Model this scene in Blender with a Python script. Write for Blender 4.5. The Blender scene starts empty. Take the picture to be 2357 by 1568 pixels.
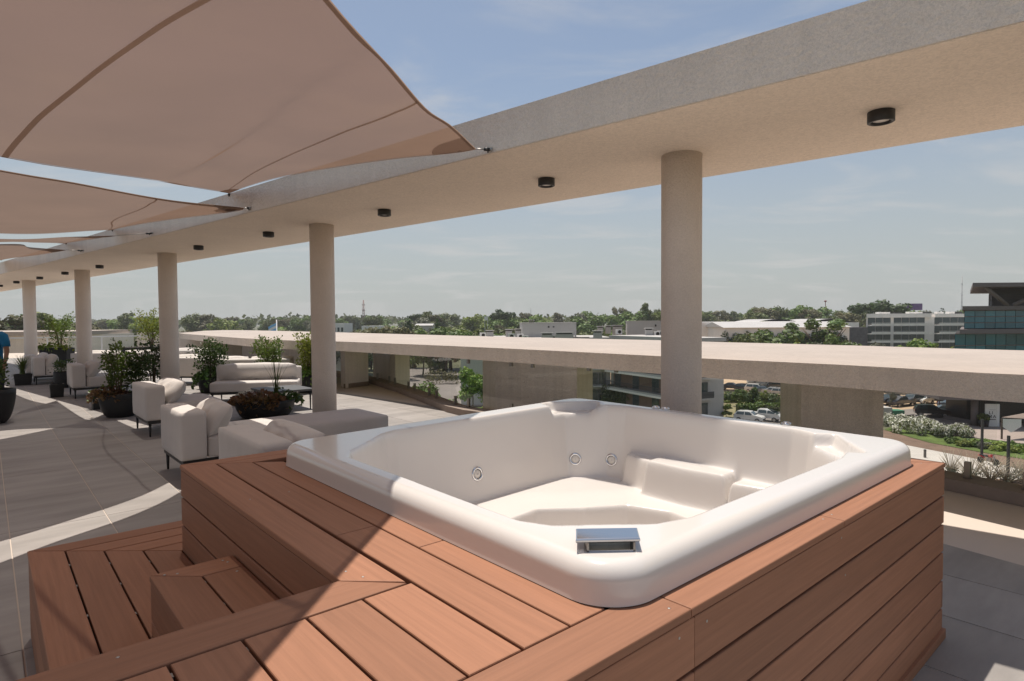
import bpy, bmesh, math, random
import numpy as np
from mathutils import Vector, Matrix
random.seed(7); rng = np.random.default_rng(7)
sc = bpy.context.scene; COL = sc.collection
# ---------------------------------------------------------------- camera
# picture units: the photograph scaled to 2357 x 1568
W0, H0, FPX, HC = 2357., 1568., 1385., 1.667
PITCH = math.atan(45/1385.); ROLL = .0066
cp, sp = math.cos(PITCH), math.sin(PITCH)
_f = np.array([0, cp, -sp]); _r = np.array([1., 0, 0]); _d = np.array([0, -sp, -cp])
_X = math.cos(ROLL)*_r + math.sin(ROLL)*_d; _Y = -math.sin(ROLL)*_r + math.cos(ROLL)*_d
CAM = np.array([0, 0, HC])
cd = bpy.data.cameras.new('camera'); cam = bpy.data.objects.new('camera', cd); COL.objects.link(cam)
cd.sensor_fit = 'HORIZONTAL'; cd.sensor_width = 36.; cd.lens = 36.*FPX/W0
cd.clip_start = .05; cd.clip_end = 12000
m = Matrix(((_X[0], -_Y[0], -_f[0], 0), (_X[1], -_Y[1], -_f[1], 0), (_X[2], -_Y[2], -_f[2], HC), (0, 0, 0, 1)))
cam.matrix_world = m; sc.camera = cam
# ---------------------------------------------------------------- sky, sun, exposure
SUN = Vector((-.10, .25, 1.)).normalized()          # towards the sun
w = bpy.data.worlds.new('World'); sc.world = w; w.use_nodes = True
nt = w.node_tree; nt.nodes.clear()
def N(tree, typ, **kw):
    n = tree.nodes.new(typ)
    for k, v in kw.items():
        if k == 'inp':
            for a, b in v.items(): n.inputs[a].default_value = b
        else: setattr(n, k, v)
    return n
out = N(nt, 'ShaderNodeOutputWorld'); bg = N(nt, 'ShaderNodeBackground'); bg.inputs[1].default_value = SKY_STRENGTH = .096
sky = N(nt, 'ShaderNodeTexSky', sky_type='NISHITA', sun_disc=False, sun_elevation=math.asin(SUN.z), sun_rotation=math.atan2(SUN.x, SUN.y),
        altitude=20, air_density=1.0, dust_density=1.0, ozone_density=.8)
tc = N(nt, 'ShaderNodeTexCoord'); sep = N(nt, 'ShaderNodeSeparateXYZ'); nt.links.new(tc.outputs['Generated'], sep.inputs[0])
# thin cirrus: noise on a plane high above
zc = N(nt, 'ShaderNodeMath', operation='MAXIMUM', inp={1: .03}); nt.links.new(sep.outputs[2], zc.inputs[0])
zc2 = N(nt, 'ShaderNodeMath', operation='ADD', inp={1: .12}); nt.links.new(zc.outputs[0], zc2.inputs[0])
dx = N(nt, 'ShaderNodeMath', operation='DIVIDE'); dy = N(nt, 'ShaderNodeMath', operation='DIVIDE')
nt.links.new(sep.outputs[0], dx.inputs[0]); nt.links.new(zc2.outputs[0], dx.inputs[1])
nt.links.new(sep.outputs[1], dy.inputs[0]); nt.links.new(zc2.outputs[0], dy.inputs[1])
cmb = N(nt, 'ShaderNodeCombineXYZ'); nt.links.new(dx.outputs[0], cmb.inputs[0]); nt.links.new(dy.outputs[0], cmb.inputs[1])
mp = N(nt, 'ShaderNodeMapping', inp={'Scale': (1.1, 2.0, 1.), 'Rotation': (0, 0, .5), 'Location': (3.1, 1.7, 0)}); nt.links.new(cmb.outputs[0], mp.inputs[0])
nz = N(nt, 'ShaderNodeTexNoise', inp={'Scale': 1.1, 'Detail': 7., 'Roughness': .58, 'Distortion': .5}); nt.links.new(mp.outputs[0], nz.inputs[0])
rp = N(nt, 'ShaderNodeMapRange', interpolation_type='SMOOTHSTEP', inp={1: .47, 2: .76, 3: 0., 4: .60}); nt.links.new(nz.outputs['Fac'], rp.inputs[0])
mx = N(nt, 'ShaderNodeMix', data_type='RGBA', inp={7: (5.6, 5.5, 5.4, 1)}); nt.links.new(rp.outputs[0], mx.inputs[0]); nt.links.new(sky.outputs[0], mx.inputs[6])
hz_ = N(nt, 'ShaderNodeMapRange', interpolation_type='SMOOTHSTEP', inp={1: -.02, 2: .42, 3: .92, 4: .22}); nt.links.new(sep.outputs[2], hz_.inputs[0])
mh = N(nt, 'ShaderNodeMix', data_type='RGBA', inp={7: (4.2, 4.42, 4.38, 1)}); nt.links.new(hz_.outputs[0], mh.inputs[0]); nt.links.new(sky.outputs[0], mh.inputs[6]); nt.links.new(mh.outputs[2], mx.inputs[6])
nt.links.new(mx.outputs[2], bg.inputs[0]); nt.links.new(bg.outputs[0], out.inputs[0])
sl = bpy.data.lights.new('sun', 'SUN'); sl.energy = 4.3; sl.angle = math.radians(.55); sl.color = (1., .93, .84)
so = bpy.data.objects.new('sun', sl); COL.objects.link(so); so.rotation_euler = SUN.to_track_quat('Z', 'Y').to_euler()
vs = sc.view_settings; vs.view_transform = 'Standard'; vs.look = 'None'; vs.exposure = .22; vs.gamma = 1.; vs.use_curve_mapping = False
sc.cycles.max_bounces = 8; sc.cycles.transparent_max_bounces = 16; sc.cycles.caustics_reflective = False; sc.cycles.caustics_refractive = False
# ---------------------------------------------------------------- pixel -> place helpers
def ray(x, y): return _f + _X*(x-W0/2)/FPX + _Y*(y-H0/2)/FPX
def at(x, y, z=0.):
    d = ray(x, y); return CAM + d*((z-HC)/d[2])
def aty(x, y, Y):
    d = ray(x, y); return CAM + d*(Y/d[1])
def atn(x, y, n, c):                                  # on the upright plane n.xy = c
    d = ray(x, y); return CAM + d*(c/(d[0]*n[0]+d[1]*n[1]))
def Z(x0, y0, x1, wpx):
    s = (x1-x0)/wpx; k = W0/3840.; return lambda a, b: ((x0+a*s)*k, (y0+b*s)*k)
# ---------------------------------------------------------------- object helpers
def tag(o, label=None, cat=None, group=None, kind=None):
    for k, v in (('label', label), ('category', cat), ('group', group), ('kind', kind)):
        if v: o[k] = v
    return o
def thing(name, label, cat, loc=(0, 0, 0), rz=0., group=None):
    o = bpy.data.objects.new(name, None); COL.objects.link(o); o.empty_display_size = .2
    o.location = loc; o.rotation_euler = (0, 0, rz); return tag(o, label, cat, group)
def link(name, me, parent=None, mat=None, loc=None, rot=None):
    o = bpy.data.objects.new(name, me); COL.objects.link(o)
    if mat is not None and not me.materials: me.materials.append(mat)
    if parent is not None: o.parent = parent
    if loc is not None: o.location = loc
    if rot is not None: o.rotation_euler = rot
    return o
def copy_tree(o, parent=None):
    c = o.copy(); COL.objects.link(c); c.parent = parent
    for ch in o.children: copy_tree(ch, c)
    return c
class MB:
    def __init__(s): s.v = []; s.f = []; s.sm = []
    def add(s, vs, fs, smooth=False):
        b = len(s.v); s.v += [tuple(map(float, p)) for p in vs]; s.f += [tuple(b+i for i in f) for f in fs]; s.sm += [smooth]*len(fs); return s
    def box(s, x0, x1, y0, y1, z0, z1, c=0.):
        if c <= 0:
            return s.add([(x0,y0,z0),(x1,y0,z0),(x1,y1,z0),(x0,y1,z0),(x0,y0,z1),(x1,y0,z1),(x1,y1,z1),(x0,y1,z1)],
                         [(0,3,2,1),(4,5,6,7),(0,1,5,4),(1,2,6,5),(2,3,7,6),(3,0,4,7)])
        return s.prism([(x0,y0),(x1,y0),(x1,y1),(x0,y1)], z0, z1, c)
    def prism(s, poly, z0, z1, c=0., cb=0.):
        n = len(poly); P = [np.array(p, float) for p in poly]
        area = sum(P[i][0]*P[(i+1) % n][1]-P[(i+1) % n][0]*P[i][1] for i in range(n))
        if area < 0: P = P[::-1]
        def inset(d):
            o = []
            for i in range(n):
                a, b, e = P[i-1], P[i], P[(i+1) % n]
                d1 = (b-a)/np.linalg.norm(b-a); d2 = (e-b)/np.linalg.norm(e-b)
                n1 = np.array([-d1[1], d1[0]]); n2 = np.array([-d2[1], d2[0]]); k = 1+n1@n2
                o.append(b+(n1+n2)*d/max(k, .25))
            return o
        rings = []
        if cb > 0: rings += [(inset(cb), z0), (P, z0+cb)]
        else: rings += [(P, z0)]
        if c > 0: rings += [(P, z1-c), (inset(c*.3), z1-c*.3), (inset(c), z1)]
        else: rings += [(P, z1)]
        vs = [(p[0], p[1], z) for r, z in rings for p in r]; fs = [tuple(range(n))[::-1]]
        for k in range(len(rings)-1):
            for i in range(n): j = (i+1) % n; fs.append((k*n+i, k*n+j, (k+1)*n+j, (k+1)*n+i))
        fs.append(tuple((len(rings)-1)*n+i for i in range(n)))
        return s.add(vs, fs)
    def lathe(s, prof, n=24, cx=0., cy=0., cap=True, smooth=True, a0=0., ell=(1., 1.)):
        vs = [(cx+ell[0]*r*math.cos(a0+2*math.pi*i/n), cy+ell[1]*r*math.sin(a0+2*math.pi*i/n), z) for r, z in prof for i in range(n)]; fs = []
        for k in range(len(prof)-1):
            for i in range(n): j = (i+1) % n; fs.append((k*n+i, k*n+j, (k+1)*n+j, (k+1)*n+i))
        s.add(vs, fs, smooth)
        if cap:
            b = len(s.v)-len(vs); s.f += [tuple(b+i for i in range(n))[::-1], tuple(b+(len(prof)-1)*n+i for i in range(n))]; s.sm += [False, False]
        return s
    def tube(s, pts, r, n=6, cap=True, smooth=True):
        pts = [np.array(p, float) for p in pts]; rs = r if hasattr(r, '__len__') else [r]*len(pts); vs = []
        for i, p in enumerate(pts):
            t = pts[min(i+1, len(pts)-1)]-pts[max(i-1, 0)]; t = t/(np.linalg.norm(t)+1e-9)
            up = np.array([0, 0, 1.]) if abs(t[2]) < .9 else np.array([1., 0, 0])
            a = np.cross(t, up); a /= np.linalg.norm(a); b = np.cross(a, t)
            vs += [p+rs[i]*(a*math.cos(2*math.pi*k/n)+b*math.sin(2*math.pi*k/n)) for k in range(n)]
        fs = []
        for k in range(len(pts)-1):
            for i in range(n): j = (i+1) % n; fs.append((k*n+i, (k+1)*n+i, (k+1)*n+j, k*n+j))
        if cap: fs += [tuple(range(n)), tuple((len(pts)-1)*n+i for i in range(n))[::-1]]
        return s.add(vs, fs, smooth)
    def strip(s, L, R, smooth=True):
        n = len(L); return s.add(list(L)+list(R), [(i, i+1, n+i+1, n+i) for i in range(n-1)], smooth)
    def grid(s, G, smooth=True, wrap=False):
        a, b = len(G), len(G[0]); vs = [p for r in G for p in r]; fs = []
        for i in range(a-1):
            for j in range(b if wrap else b-1): k = (j+1) % b; fs.append((i*b+j, i*b+k, (i+1)*b+k, (i+1)*b+j))
        return s.add(vs, fs, smooth)
    def mesh(s, name, mat=None):
        me = bpy.data.meshes.new(name); me.from_pydata(s.v, [], s.f); me.update()
        if any(s.sm): me.polygons.foreach_set('use_smooth', s.sm)
        if mat is not None: me.materials.append(mat)
        return me
    def build(s, name, mat, parent=None, loc=None, rot=None): return link(name, s.mesh(name, mat), parent, None, loc, rot)
def np_mesh(name, V, F, mat, smooth=False):                # V (n,3), F (m,4) quads
    me = bpy.data.meshes.new(name); me.vertices.add(len(V)); me.vertices.foreach_set('co', V.astype(np.float32).ravel())
    m_ = len(F); k = F.shape[1]; me.loops.add(m_*k); me.loops.foreach_set('vertex_index', F.astype(np.int32).ravel())
    me.polygons.add(m_); me.polygons.foreach_set('loop_start', np.arange(0, m_*k, k, dtype=np.int32))
    me.polygons.foreach_set('use_smooth', np.full(m_, smooth)); me.materials.append(mat); me.update(calc_edges=True); return me
def crv(pts, n):                                            # Catmull-Rom through points
    P = np.array(pts, float); P = np.vstack([2*P[0]-P[1], P, 2*P[-1]-P[-2]]); k = len(P)-3
    d = np.linalg.norm(np.diff(P[1:-1], axis=0), axis=1); cs = np.concatenate([[0], np.cumsum(d)])/d.sum(); o = []
    for t in np.linspace(0, 1, n):
        i = min(np.searchsorted(cs, t, side='right')-1, k-1); u = (t-cs[i])/(cs[i+1]-cs[i]); a, b, c, e = P[i:i+4]
        o.append(.5*((2*b)+(c-a)*u+(2*a-5*b+4*c-e)*u*u+(3*b-a-3*c+e)*u**3))
    return np.array(o)
# ---------------------------------------------------------------- materials
def mat(name, col, rough=.7, var=.0, vscale=3., bump=0., bscale=60., metal=0., rnd=0., stretch=(1, 1, 1), spec=.5, coat=0., bdetail=4., bdist=.02, stain=0., speck=0., sscale=70.):
    M = bpy.data.materials.new(name); M.use_nodes = True; t = M.node_tree; b = t.nodes['Principled BSDF']
    b.inputs['Roughness'].default_value = rough; b.inputs['Metallic'].default_value = metal; b.inputs['Specular IOR Level'].default_value = spec
    b.inputs['Coat Weight'].default_value = coat; b.inputs['Base Color'].default_value = (*col, 1)
    src = None
    if var or bump or rnd or stain or speck:
        c = N(t, 'ShaderNodeTexCoord'); mpn = N(t, 'ShaderNodeMapping', inp={'Scale': stretch}); t.links.new(c.outputs['Object'], mpn.inputs[0])
    if var or rnd or stain or speck:
        h = N(t, 'ShaderNodeHueSaturation', inp={'Color': (*col, 1)}); val = None
        if var:
            n1 = N(t, 'ShaderNodeTexNoise', inp={'Scale': vscale, 'Detail': 6., 'Roughness': .6}); t.links.new(mpn.outputs[0], n1.inputs[0])
            r1 = N(t, 'ShaderNodeMapRange', inp={1: .25, 2: .75, 3: 1-var, 4: 1+var}); t.links.new(n1.outputs['Fac'], r1.inputs[0]); val = r1.outputs[0]
        if stain:                                           # run-off streaks, stretched upright
            m2 = N(t, 'ShaderNodeMapping', inp={'Scale': (7, 7, .5)}); t.links.new(c.outputs['Object'], m2.inputs[0])
            n3 = N(t, 'ShaderNodeTexNoise', inp={'Scale': 1., 'Detail': 5.}); t.links.new(m2.outputs[0], n3.inputs[0])
            r3 = N(t, 'ShaderNodeMapRange', inp={1: .4, 2: .75, 3: 1., 4: 1-stain}); t.links.new(n3.outputs['Fac'], r3.inputs[0])
            if val is None: val = r3.outputs[0]
            else:
                mm = N(t, 'ShaderNodeMath', operation='MULTIPLY'); t.links.new(val, mm.inputs[0]); t.links.new(r3.outputs[0], mm.inputs[1]); val = mm.outputs[0]
        if speck:                                           # relief shade painted as specks, with dirt caught in the coarse render
            n4 = N(t, 'ShaderNodeTexNoise', inp={'Scale': sscale, 'Detail': 2., 'Distortion': 1.2}); t.links.new(mpn.outputs[0], n4.inputs[0])
            r4 = N(t, 'ShaderNodeMapRange', inp={1: .35, 2: .62, 3: 1-speck, 4: 1+speck*.35}); t.links.new(n4.outputs['Fac'], r4.inputs[0]); mm = N(t, 'ShaderNodeMath', operation='MULTIPLY', inp={0: 1.})
            if val is not None: t.links.new(val, mm.inputs[0])
            t.links.new(r4.outputs[0], mm.inputs[1]); val = mm.outputs[0]
        if rnd:
            oi = N(t, 'ShaderNodeObjectInfo'); r2 = N(t, 'ShaderNodeMapRange', inp={3: 1-rnd, 4: 1+rnd}); t.links.new(oi.outputs['Random'], r2.inputs[0])
            if val is None: val = r2.outputs[0]
            else:
                mm = N(t, 'ShaderNodeMath', operation='MULTIPLY'); t.links.new(val, mm.inputs[0]); t.links.new(r2.outputs[0], mm.inputs[1]); val = mm.outputs[0]
        t.links.new(val, h.inputs['Value']); t.links.new(h.outputs[0], b.inputs['Base Color'])
    if bump:
        n2 = N(t, 'ShaderNodeTexNoise', inp={'Scale': bscale, 'Detail': bdetail, 'Roughness': .6}); t.links.new(mpn.outputs[0], n2.inputs[0])
        bp = N(t, 'ShaderNodeBump', inp={'Strength': bump, 'Distance': bdist}); t.links.new(n2.outputs['Fac'], bp.inputs['Height']); t.links.new(bp.outputs[0], b.inputs['Normal'])
    return M
def leafmat(name, col, var=.35, rnd=.25, trans=.35, rough=.45, hue=.03):
    M = bpy.data.materials.new(name); M.use_nodes = True; t = M.node_tree; b = t.nodes['Principled BSDF']; o = t.nodes['Material Output']
    g = N(t, 'ShaderNodeNewGeometry'); oi = N(t, 'ShaderNodeObjectInfo'); tc = N(t, 'ShaderNodeTexCoord')
    n1 = N(t, 'ShaderNodeTexNoise', inp={'Scale': .9, 'Detail': 3.}); t.links.new(tc.outputs['Object'], n1.inputs[0])
    r1 = N(t, 'ShaderNodeMapRange', inp={3: 1-var, 4: 1+var}); t.links.new(g.outputs['Random Per Island'], r1.inputs[0])
    r2 = N(t, 'ShaderNodeMapRange', inp={3: 1-rnd, 4: 1+rnd}); t.links.new(oi.outputs['Random'], r2.inputs[0])
    mm = N(t, 'ShaderNodeMath', operation='MULTIPLY'); t.links.new(r1.outputs[0], mm.inputs[0]); t.links.new(r2.outputs[0], mm.inputs[1])
    r3 = N(t, 'ShaderNodeMapRange', inp={1: .3, 2: .7, 3: .5-hue, 4: .5+hue}); t.links.new(n1.outputs['Fac'], r3.inputs[0])
    h = N(t, 'ShaderNodeHueSaturation', inp={'Color': (*col, 1)}); t.links.new(mm.outputs[0], h.inputs['Value']); t.links.new(r3.outputs[0], h.inputs['Hue'])
    t.links.new(h.outputs[0], b.inputs['Base Color']); b.inputs['Roughness'].default_value = rough
    tr = N(t, 'ShaderNodeBsdfTranslucent'); t.links.new(h.outputs[0], tr.inputs[0]); mxs = N(t, 'ShaderNodeMixShader', inp={0: trans})
    t.links.new(b.outputs[0], mxs.inputs[1]); t.links.new(tr.outputs[0], mxs.inputs[2]); t.links.new(mxs.outputs[0], o.inputs[0]); return M
def glassmat(name, tint=(.93, .95, .94), ior=1.5, rough=.0, base=.0):
    M = bpy.data.materials.new(name); M.use_nodes = True; t = M.node_tree; t.nodes.remove(t.nodes['Principled BSDF']); o = t.nodes['Material Output']
    tr = N(t, 'ShaderNodeBsdfTransparent', inp={0: (*tint, 1)}); gl = N(t, 'ShaderNodeBsdfGlossy', inp={'Roughness': rough, 'Color': (1, 1, 1, 1)})
    fr = N(t, 'ShaderNodeFresnel', inp={0: ior}); ad = N(t, 'ShaderNodeMath', operation='ADD', inp={1: base}); t.links.new(fr.outputs[0], ad.inputs[0])
    gm = N(t, 'ShaderNodeNewGeometry'); iv = N(t, 'ShaderNodeMath', operation='SUBTRACT', inp={0: 1.}); t.links.new(gm.outputs['Backfacing'], iv.inputs[1]); ml = N(t, 'ShaderNodeMath', operation='MULTIPLY'); t.links.new(ad.outputs[0], ml.inputs[0]); t.links.new(iv.outputs[0], ml.inputs[1])
    mxs = N(t, 'ShaderNodeMixShader'); t.links.new(ml.outputs[0], mxs.inputs[0]); t.links.new(tr.outputs[0], mxs.inputs[1]); t.links.new(gl.outputs[0], mxs.inputs[2])
    t.links.new(mxs.outputs[0], o.inputs[0]); return M
MT = {}
MT['stucco'] = mat('stucco', (.82, .725, .63), .9, speck=.13, sscale=85., var=.07, vscale=1.2, bump=.9, bscale=26., bdetail=5., bdist=.03, stain=.08)
MT['stucco_smooth'] = mat('stucco_smooth', (.72, .635, .565), .9, speck=.09, sscale=95., var=.06, vscale=2., bump=.6, bscale=60., bdist=.015)
MT['soffit_bounce'] = mat('soffit_bounce_tint', (.86, .735, .61), .9, speck=.10, sscale=38., var=.05, vscale=1.1, bump=.5, bscale=30., bdist=.02)  # lighter than the beam: bounce light put into the underside's colour
MT['blade'] = mat('blade_render', (.84, .765, .715), .9, speck=.15, sscale=75., var=.07, vscale=1.2, bump=.8, bscale=26., bdist=.03, stain=.12)
MT['slabtop'] = mat('slab_coating', (.43, .365, .315), .85, speck=.06, sscale=9., var=.09, vscale=.9, bump=.15, bscale=40., bdist=.01)
MT['wood_u'] = mat('decking_u', (.318, .150, .087), .62, var=.15, vscale=1., bump=.25, bscale=1.6, stretch=(2.2, 60, 60), rnd=.15, bdist=.004, spec=.3)
MT['wood_v'] = mat('decking_v', (.318, .150, .087), .62, var=.15, vscale=1., bump=.25, bscale=1.6, stretch=(60, 2.2, 60), rnd=.15, bdist=.004, spec=.3)
MT['screw'] = mat('screw_steel', (.45, .43, .41), .5, metal=1.)
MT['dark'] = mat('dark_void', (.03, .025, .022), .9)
MT['tile'] = mat('floor_tile', (.315, .290, .270), .55, var=.24, vscale=1.3, bump=.12, bscale=30., stretch=(3.2, .7, 1), rnd=.075, bdist=.004, spec=.35)
MT['grout'] = mat('tile_grout', (.58, .50, .43), .9)
MT['kerb'] = mat('kerb_stone', (.27, .215, .18), .8, var=.12, vscale=5., bump=.3, bscale=40., bdist=.005)
MT['acrylic'] = mat('acrylic_white', (.70, .655, .615), .14, spec=.5, coat=.35, var=.012, vscale=1.)
MT['acrylic'].node_tree.nodes['Principled BSDF'].inputs['Coat Roughness'].default_value = .04
MT['chrome'] = mat('chrome', (.75, .75, .76), .07, metal=1.)
MT['steel'] = mat('brushed_steel', (.30, .28, .26), .4, metal=1.)
MT['black'] = mat('black_metal', (.018, .017, .017), .45)
MT['lens'] = mat('lamp_lens', (.75, .70, .64), .25, bump=.6, bscale=120., bdist=.004)
MT['fabric'] = mat('sofa_fabric', (.60, .555, .52), .95, var=.05, vscale=5., bump=.25, bscale=420., bdist=.002)
MT['fabric_w'] = mat('sofa_fabric_white', (.66, .61, .56), .95, var=.04, vscale=5., bump=.25, bscale=420., bdist=.002)
MT['pot'] = mat('pot_resin', (.013, .013, .014), .6, bump=.2, bscale=90., bdist=.003)
MT['soil'] = mat('soil', (.06, .04, .028), 1., bump=.6, bscale=60.)
MT['stem'] = mat('stem', (.13, .09, .055), .9)
MT['leaf'] = leafmat('leaf', (.115, .17, .03)); MT['leaf_d'] = leafmat('leaf_dark', (.06, .10, .025)); MT['leaf_y'] = leafmat('leaf_yellow', (.20, .24, .035))
MT['leaf_r'] = leafmat('leaf_red', (.17, .09, .045)); MT['flower'] = leafmat('flower_white', (.72, .70, .60), var=.15, hue=.005); MT['reed'] = leafmat('reed', (.09, .13, .03))
MT['glass'] = glassmat('balustrade_glass', (.982, .987, .98), 1.4, 0., .02)
MT['white'] = mat('white_paint', (.78, .77, .74), .5)
# ================================================================ TERRACE
zg = Z(1260, 1300, 2000, 2357); z3 = Z(1200, 1050, 2600, 2357); z4 = Z(2500, 1000, 3840, 2335); z2 = Z(400, 1100, 1300, 2016)
O2 = np.array([-1.758, 3.153]); A0 = math.radians(41.2); RZ = -(math.pi/2-A0)          # deck frame: u towards the viewer, v to the right
UU = np.array([math.sin(A0), -math.cos(A0)]); VV = np.array([math.cos(A0), math.sin(A0)])
def UV(u, v): return O2+u*UU+v*VV
def to_uv(p): q = np.array(p[:2])-O2; return (q@UU, q@VV)
KERB = [np.array(p[:2]) for p in [(-12.2, 27.), (-6.9, 20.4), (-4.05, 16.6), (-2.66, 14.05), (-1.21, 11.0), (-.86, 10.5), (.05, 9.75), (2.0, 8.1), (3.45, 6.8), (4.19, 5.8), (4.52, 5.22), (4.95, 4.2), (5.2, 3.), (5.25, 1.), (5.0, -2.), (4.3, -5.)]]
def offs(P, d):                                   # offset a polyline to its left
    o = []
    for i, p in enumerate(P):
        t = P[min(i+1, len(P)-1)]-P[max(i-1, 0)]; t = t/np.linalg.norm(t); o.append(p+np.array([-t[1], t[0]])*d)
    return o
OUT = offs(KERB, .34)
terr = [tuple(p) for p in OUT]+[(-9., -7.), (-30., 14.), (-34., 34.), (-20., 36.)]
def clip(poly, hp):                               # Sutherland-Hodgman; hp (nx,ny,c): keep n.p<=c
    o = []
    for i in range(len(poly)):
        a, b = poly[i-1], poly[i]; da = hp[0]*a[0]+hp[1]*a[1]-hp[2]; db = hp[0]*b[0]+hp[1]*b[1]-hp[2]
        if (da <= 0) != (db <= 0): t = da/(da-db); o.append((a[0]+t*(b[0]-a[0]), a[1]+t*(b[1]-a[1])))
        if db <= 0: o.append(b)
    return o
def terr_poly_mesh(z0, z1, name, m):
    bm = bmesh.new(); vb = [bm.verts.new((x, y, z1)) for x, y in terr]; f = bm.faces.new(vb)
    r = bmesh.ops.extrude_face_region(bm, geom=[f]); vv = [e for e in r['geom'] if isinstance(e, bmesh.types.BMVert)]
    bmesh.ops.translate(bm, verts=vv, vec=(0, 0, z0-z1)); bmesh.ops.recalc_face_normals(bm, faces=bm.faces)
    bmesh.ops.triangulate(bm, faces=[f for f in bm.faces if len(f.verts) > 4]); me = bpy.data.meshes.new(name); bm.to_mesh(me); bm.free(); me.materials.append(m); return me
body = link('terrace_building', terr_poly_mesh(-13., -.05, 'terrace_building', MT['stucco'])); tag(body, 'beige rendered building mass carrying the roof terrace', 'building')
floor = link('terrace_floor', terr_poly_mesh(-.05, -.004, 'terrace_floor', MT['grout'])); tag(floor, kind='structure')
PU, PV = 2.3, .65; ntile = 0; rest = MB(); cand = []
hps = []
for a, b in ((OUT[1], OUT[4]), (OUT[4], OUT[6]), (OUT[6], OUT[9]), (OUT[9], OUT[12])):
    d = (b-a)/np.linalg.norm(b-a); nn = np.array([-d[1], d[0]]); hps.append((*nn, nn@a))
for iu in range(-17, 5):
    for iv in range(-22, 26):
        u0 = -5.01+iu*PU+.004; v0 = iv*PV+.004; q = [tuple(UV(u0+a, v0+b)) for a, b in ((0, 0), (PU-.008, 0), (PU-.008, PV-.008), (0, PV-.008))]
        c = np.mean(q, axis=0)
        if c[1] < -6 or c[0] < -24 or c[1] > 33 or c[0] > 6: continue
        hu = hps if c[1] < 16 else hps[:1]
        qq = q
        for hp in hu:
            if len(qq) > 2: qq = clip(qq, hp)
        if len(qq) < 3: continue
        x_ = W0/2+FPX*c[0]/max(c[1], .3); vis = c[1] > 1.2 and -250 < x_ < W0+250
        cand.append((0 if vis else 1, np.hypot(*c), qq))
cand.sort(key=lambda t: (t[0], t[1]))
for i, (hid, dist, qq) in enumerate(cand):
    loc = [to_uv(p) for p in qq]
    if i < 290 and not hid:
        o = MB().prism(loc, -.003, .0, .0015).build('tile', MT['tile'], floor); o.matrix_parent_inverse = Matrix.Identity(4); o.location = (*O2, 0); o.rotation_euler = (0, 0, RZ)
    else: rest.prism(loc, -.003, 0., 0.)
o = rest.build('tile_field', MT['tile'], floor, (*O2, 0), (0, 0, RZ)); o['kind'] = 'stuff'
# kerb
def band(P, Q, z0, z1):                           # solid between two polylines
    n = len(P); b = MB(); vs = [(*p, z0) for p in P]+[(*q, z0) for q in Q]+[(*p, z1) for p in P]+[(*q, z1) for q in Q]; fs = []
    for i in range(n-1):
        fs += [(2*n+i, 2*n+i+1, 3*n+i+1, 3*n+i), (i, n+i, n+i+1, i+1), (i, i+1, 2*n+i+1, 2*n+i), (n+i, 3*n+i, 3*n+i+1, n+i+1)]
    fs += [(0, 2*n, 3*n, n), (n-1, 2*n-1, 4*n-1, 3*n-1)]; return b.add(vs, fs)
kerb = band(KERB, OUT, .0005, .115).build('terrace_kerb', MT['kerb']); tag(kerb, 'low brown stone kerb along the terrace edge under the glass', 'kerb')
# outer parapet slab
SZ1, SZ0 = 1.21, .985
front_px = [(411, 767.5), (547, 777.9), (711, 785.5), (773, 786), (1101, 799.4), (1523, 820.2), (1614, 825.1), (1957, 841), (2357, 863.9)]
back_px = [(470, 761.5), (540, 760.0), (711, 763.5), (773, 765), (1101, 773.9), (1523, 783.4), (1614, 786.4), (1957, 795.2), (2357, 806.8)]
SF = [at(x, y, SZ1)[:2] for x, y in front_px]+[np.array((4.85, 4.3)), np.array((5.2, 3.)), np.array((5.3, 1.))]
SB = [at(x, y, SZ1)[:2] for x, y in back_px]+[np.array((8.9, 7.2)), np.array((9.6, 5.)), np.array((9.9, 2.))]
par = thing('parapet_slab', 'wide beige concrete slab at railing height on upright wall blades', 'parapet', (*SF[4], 0))
def rel(o, root): o.matrix_parent_inverse = Matrix.Translation(root.location).inverted(); return o
SFi = crv([(*p, 0) for p in SF], 60)[:, :2]; SBi = crv([(*p, 0) for p in SB], 60)[:, :2]
rel(band(list(SFi), list(SBi), SZ0, SZ1-.006).build('fascia', MT['stucco'], par), par)
rel(band(offs(list(SFi), .004), offs(list(SBi), -.004), SZ1-.005, SZ1).build('top_coating', MT['slabtop'], par), par)
for poly in ([(3.59, 7.45), (4.2, 6.78), (4.55, 8.0), (3.8, 8.5)], [(-.34, 11.7), (1.09, 10.12), (1.5, 11.2), (-.62, 12.6)],
             [(-4.2, 15.1), (-3.78, 15.78), (-4.1, 16.25), (-4.46, 15.62)], [(-3.98, 17.2), (-3.15, 16.2), (-2.9, 17.), (-3.5, 18.)], [(-8.2, 21.2), (-7.2, 20.4), (-7., 21.4), (-7.9, 22.2)], [(-11.9, 26.5), (-10.5, 25.), (-10.2, 26.), (-11.5, 27.5)]):
    low = .0 if poly[0][0] in (-4.2,) else -12.9
    rel(MB().prism(poly, low, SZ0-.002).build('wall_blade', MT['blade'], par), par)
sk = [(-4.215, 15.08), (-3.765, 15.78), (-3.8, 15.83), (-4.25, 15.12)]
rel(MB().prism(sk, .001, .11).build('skirting', MT['kerb'], par), par)
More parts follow.
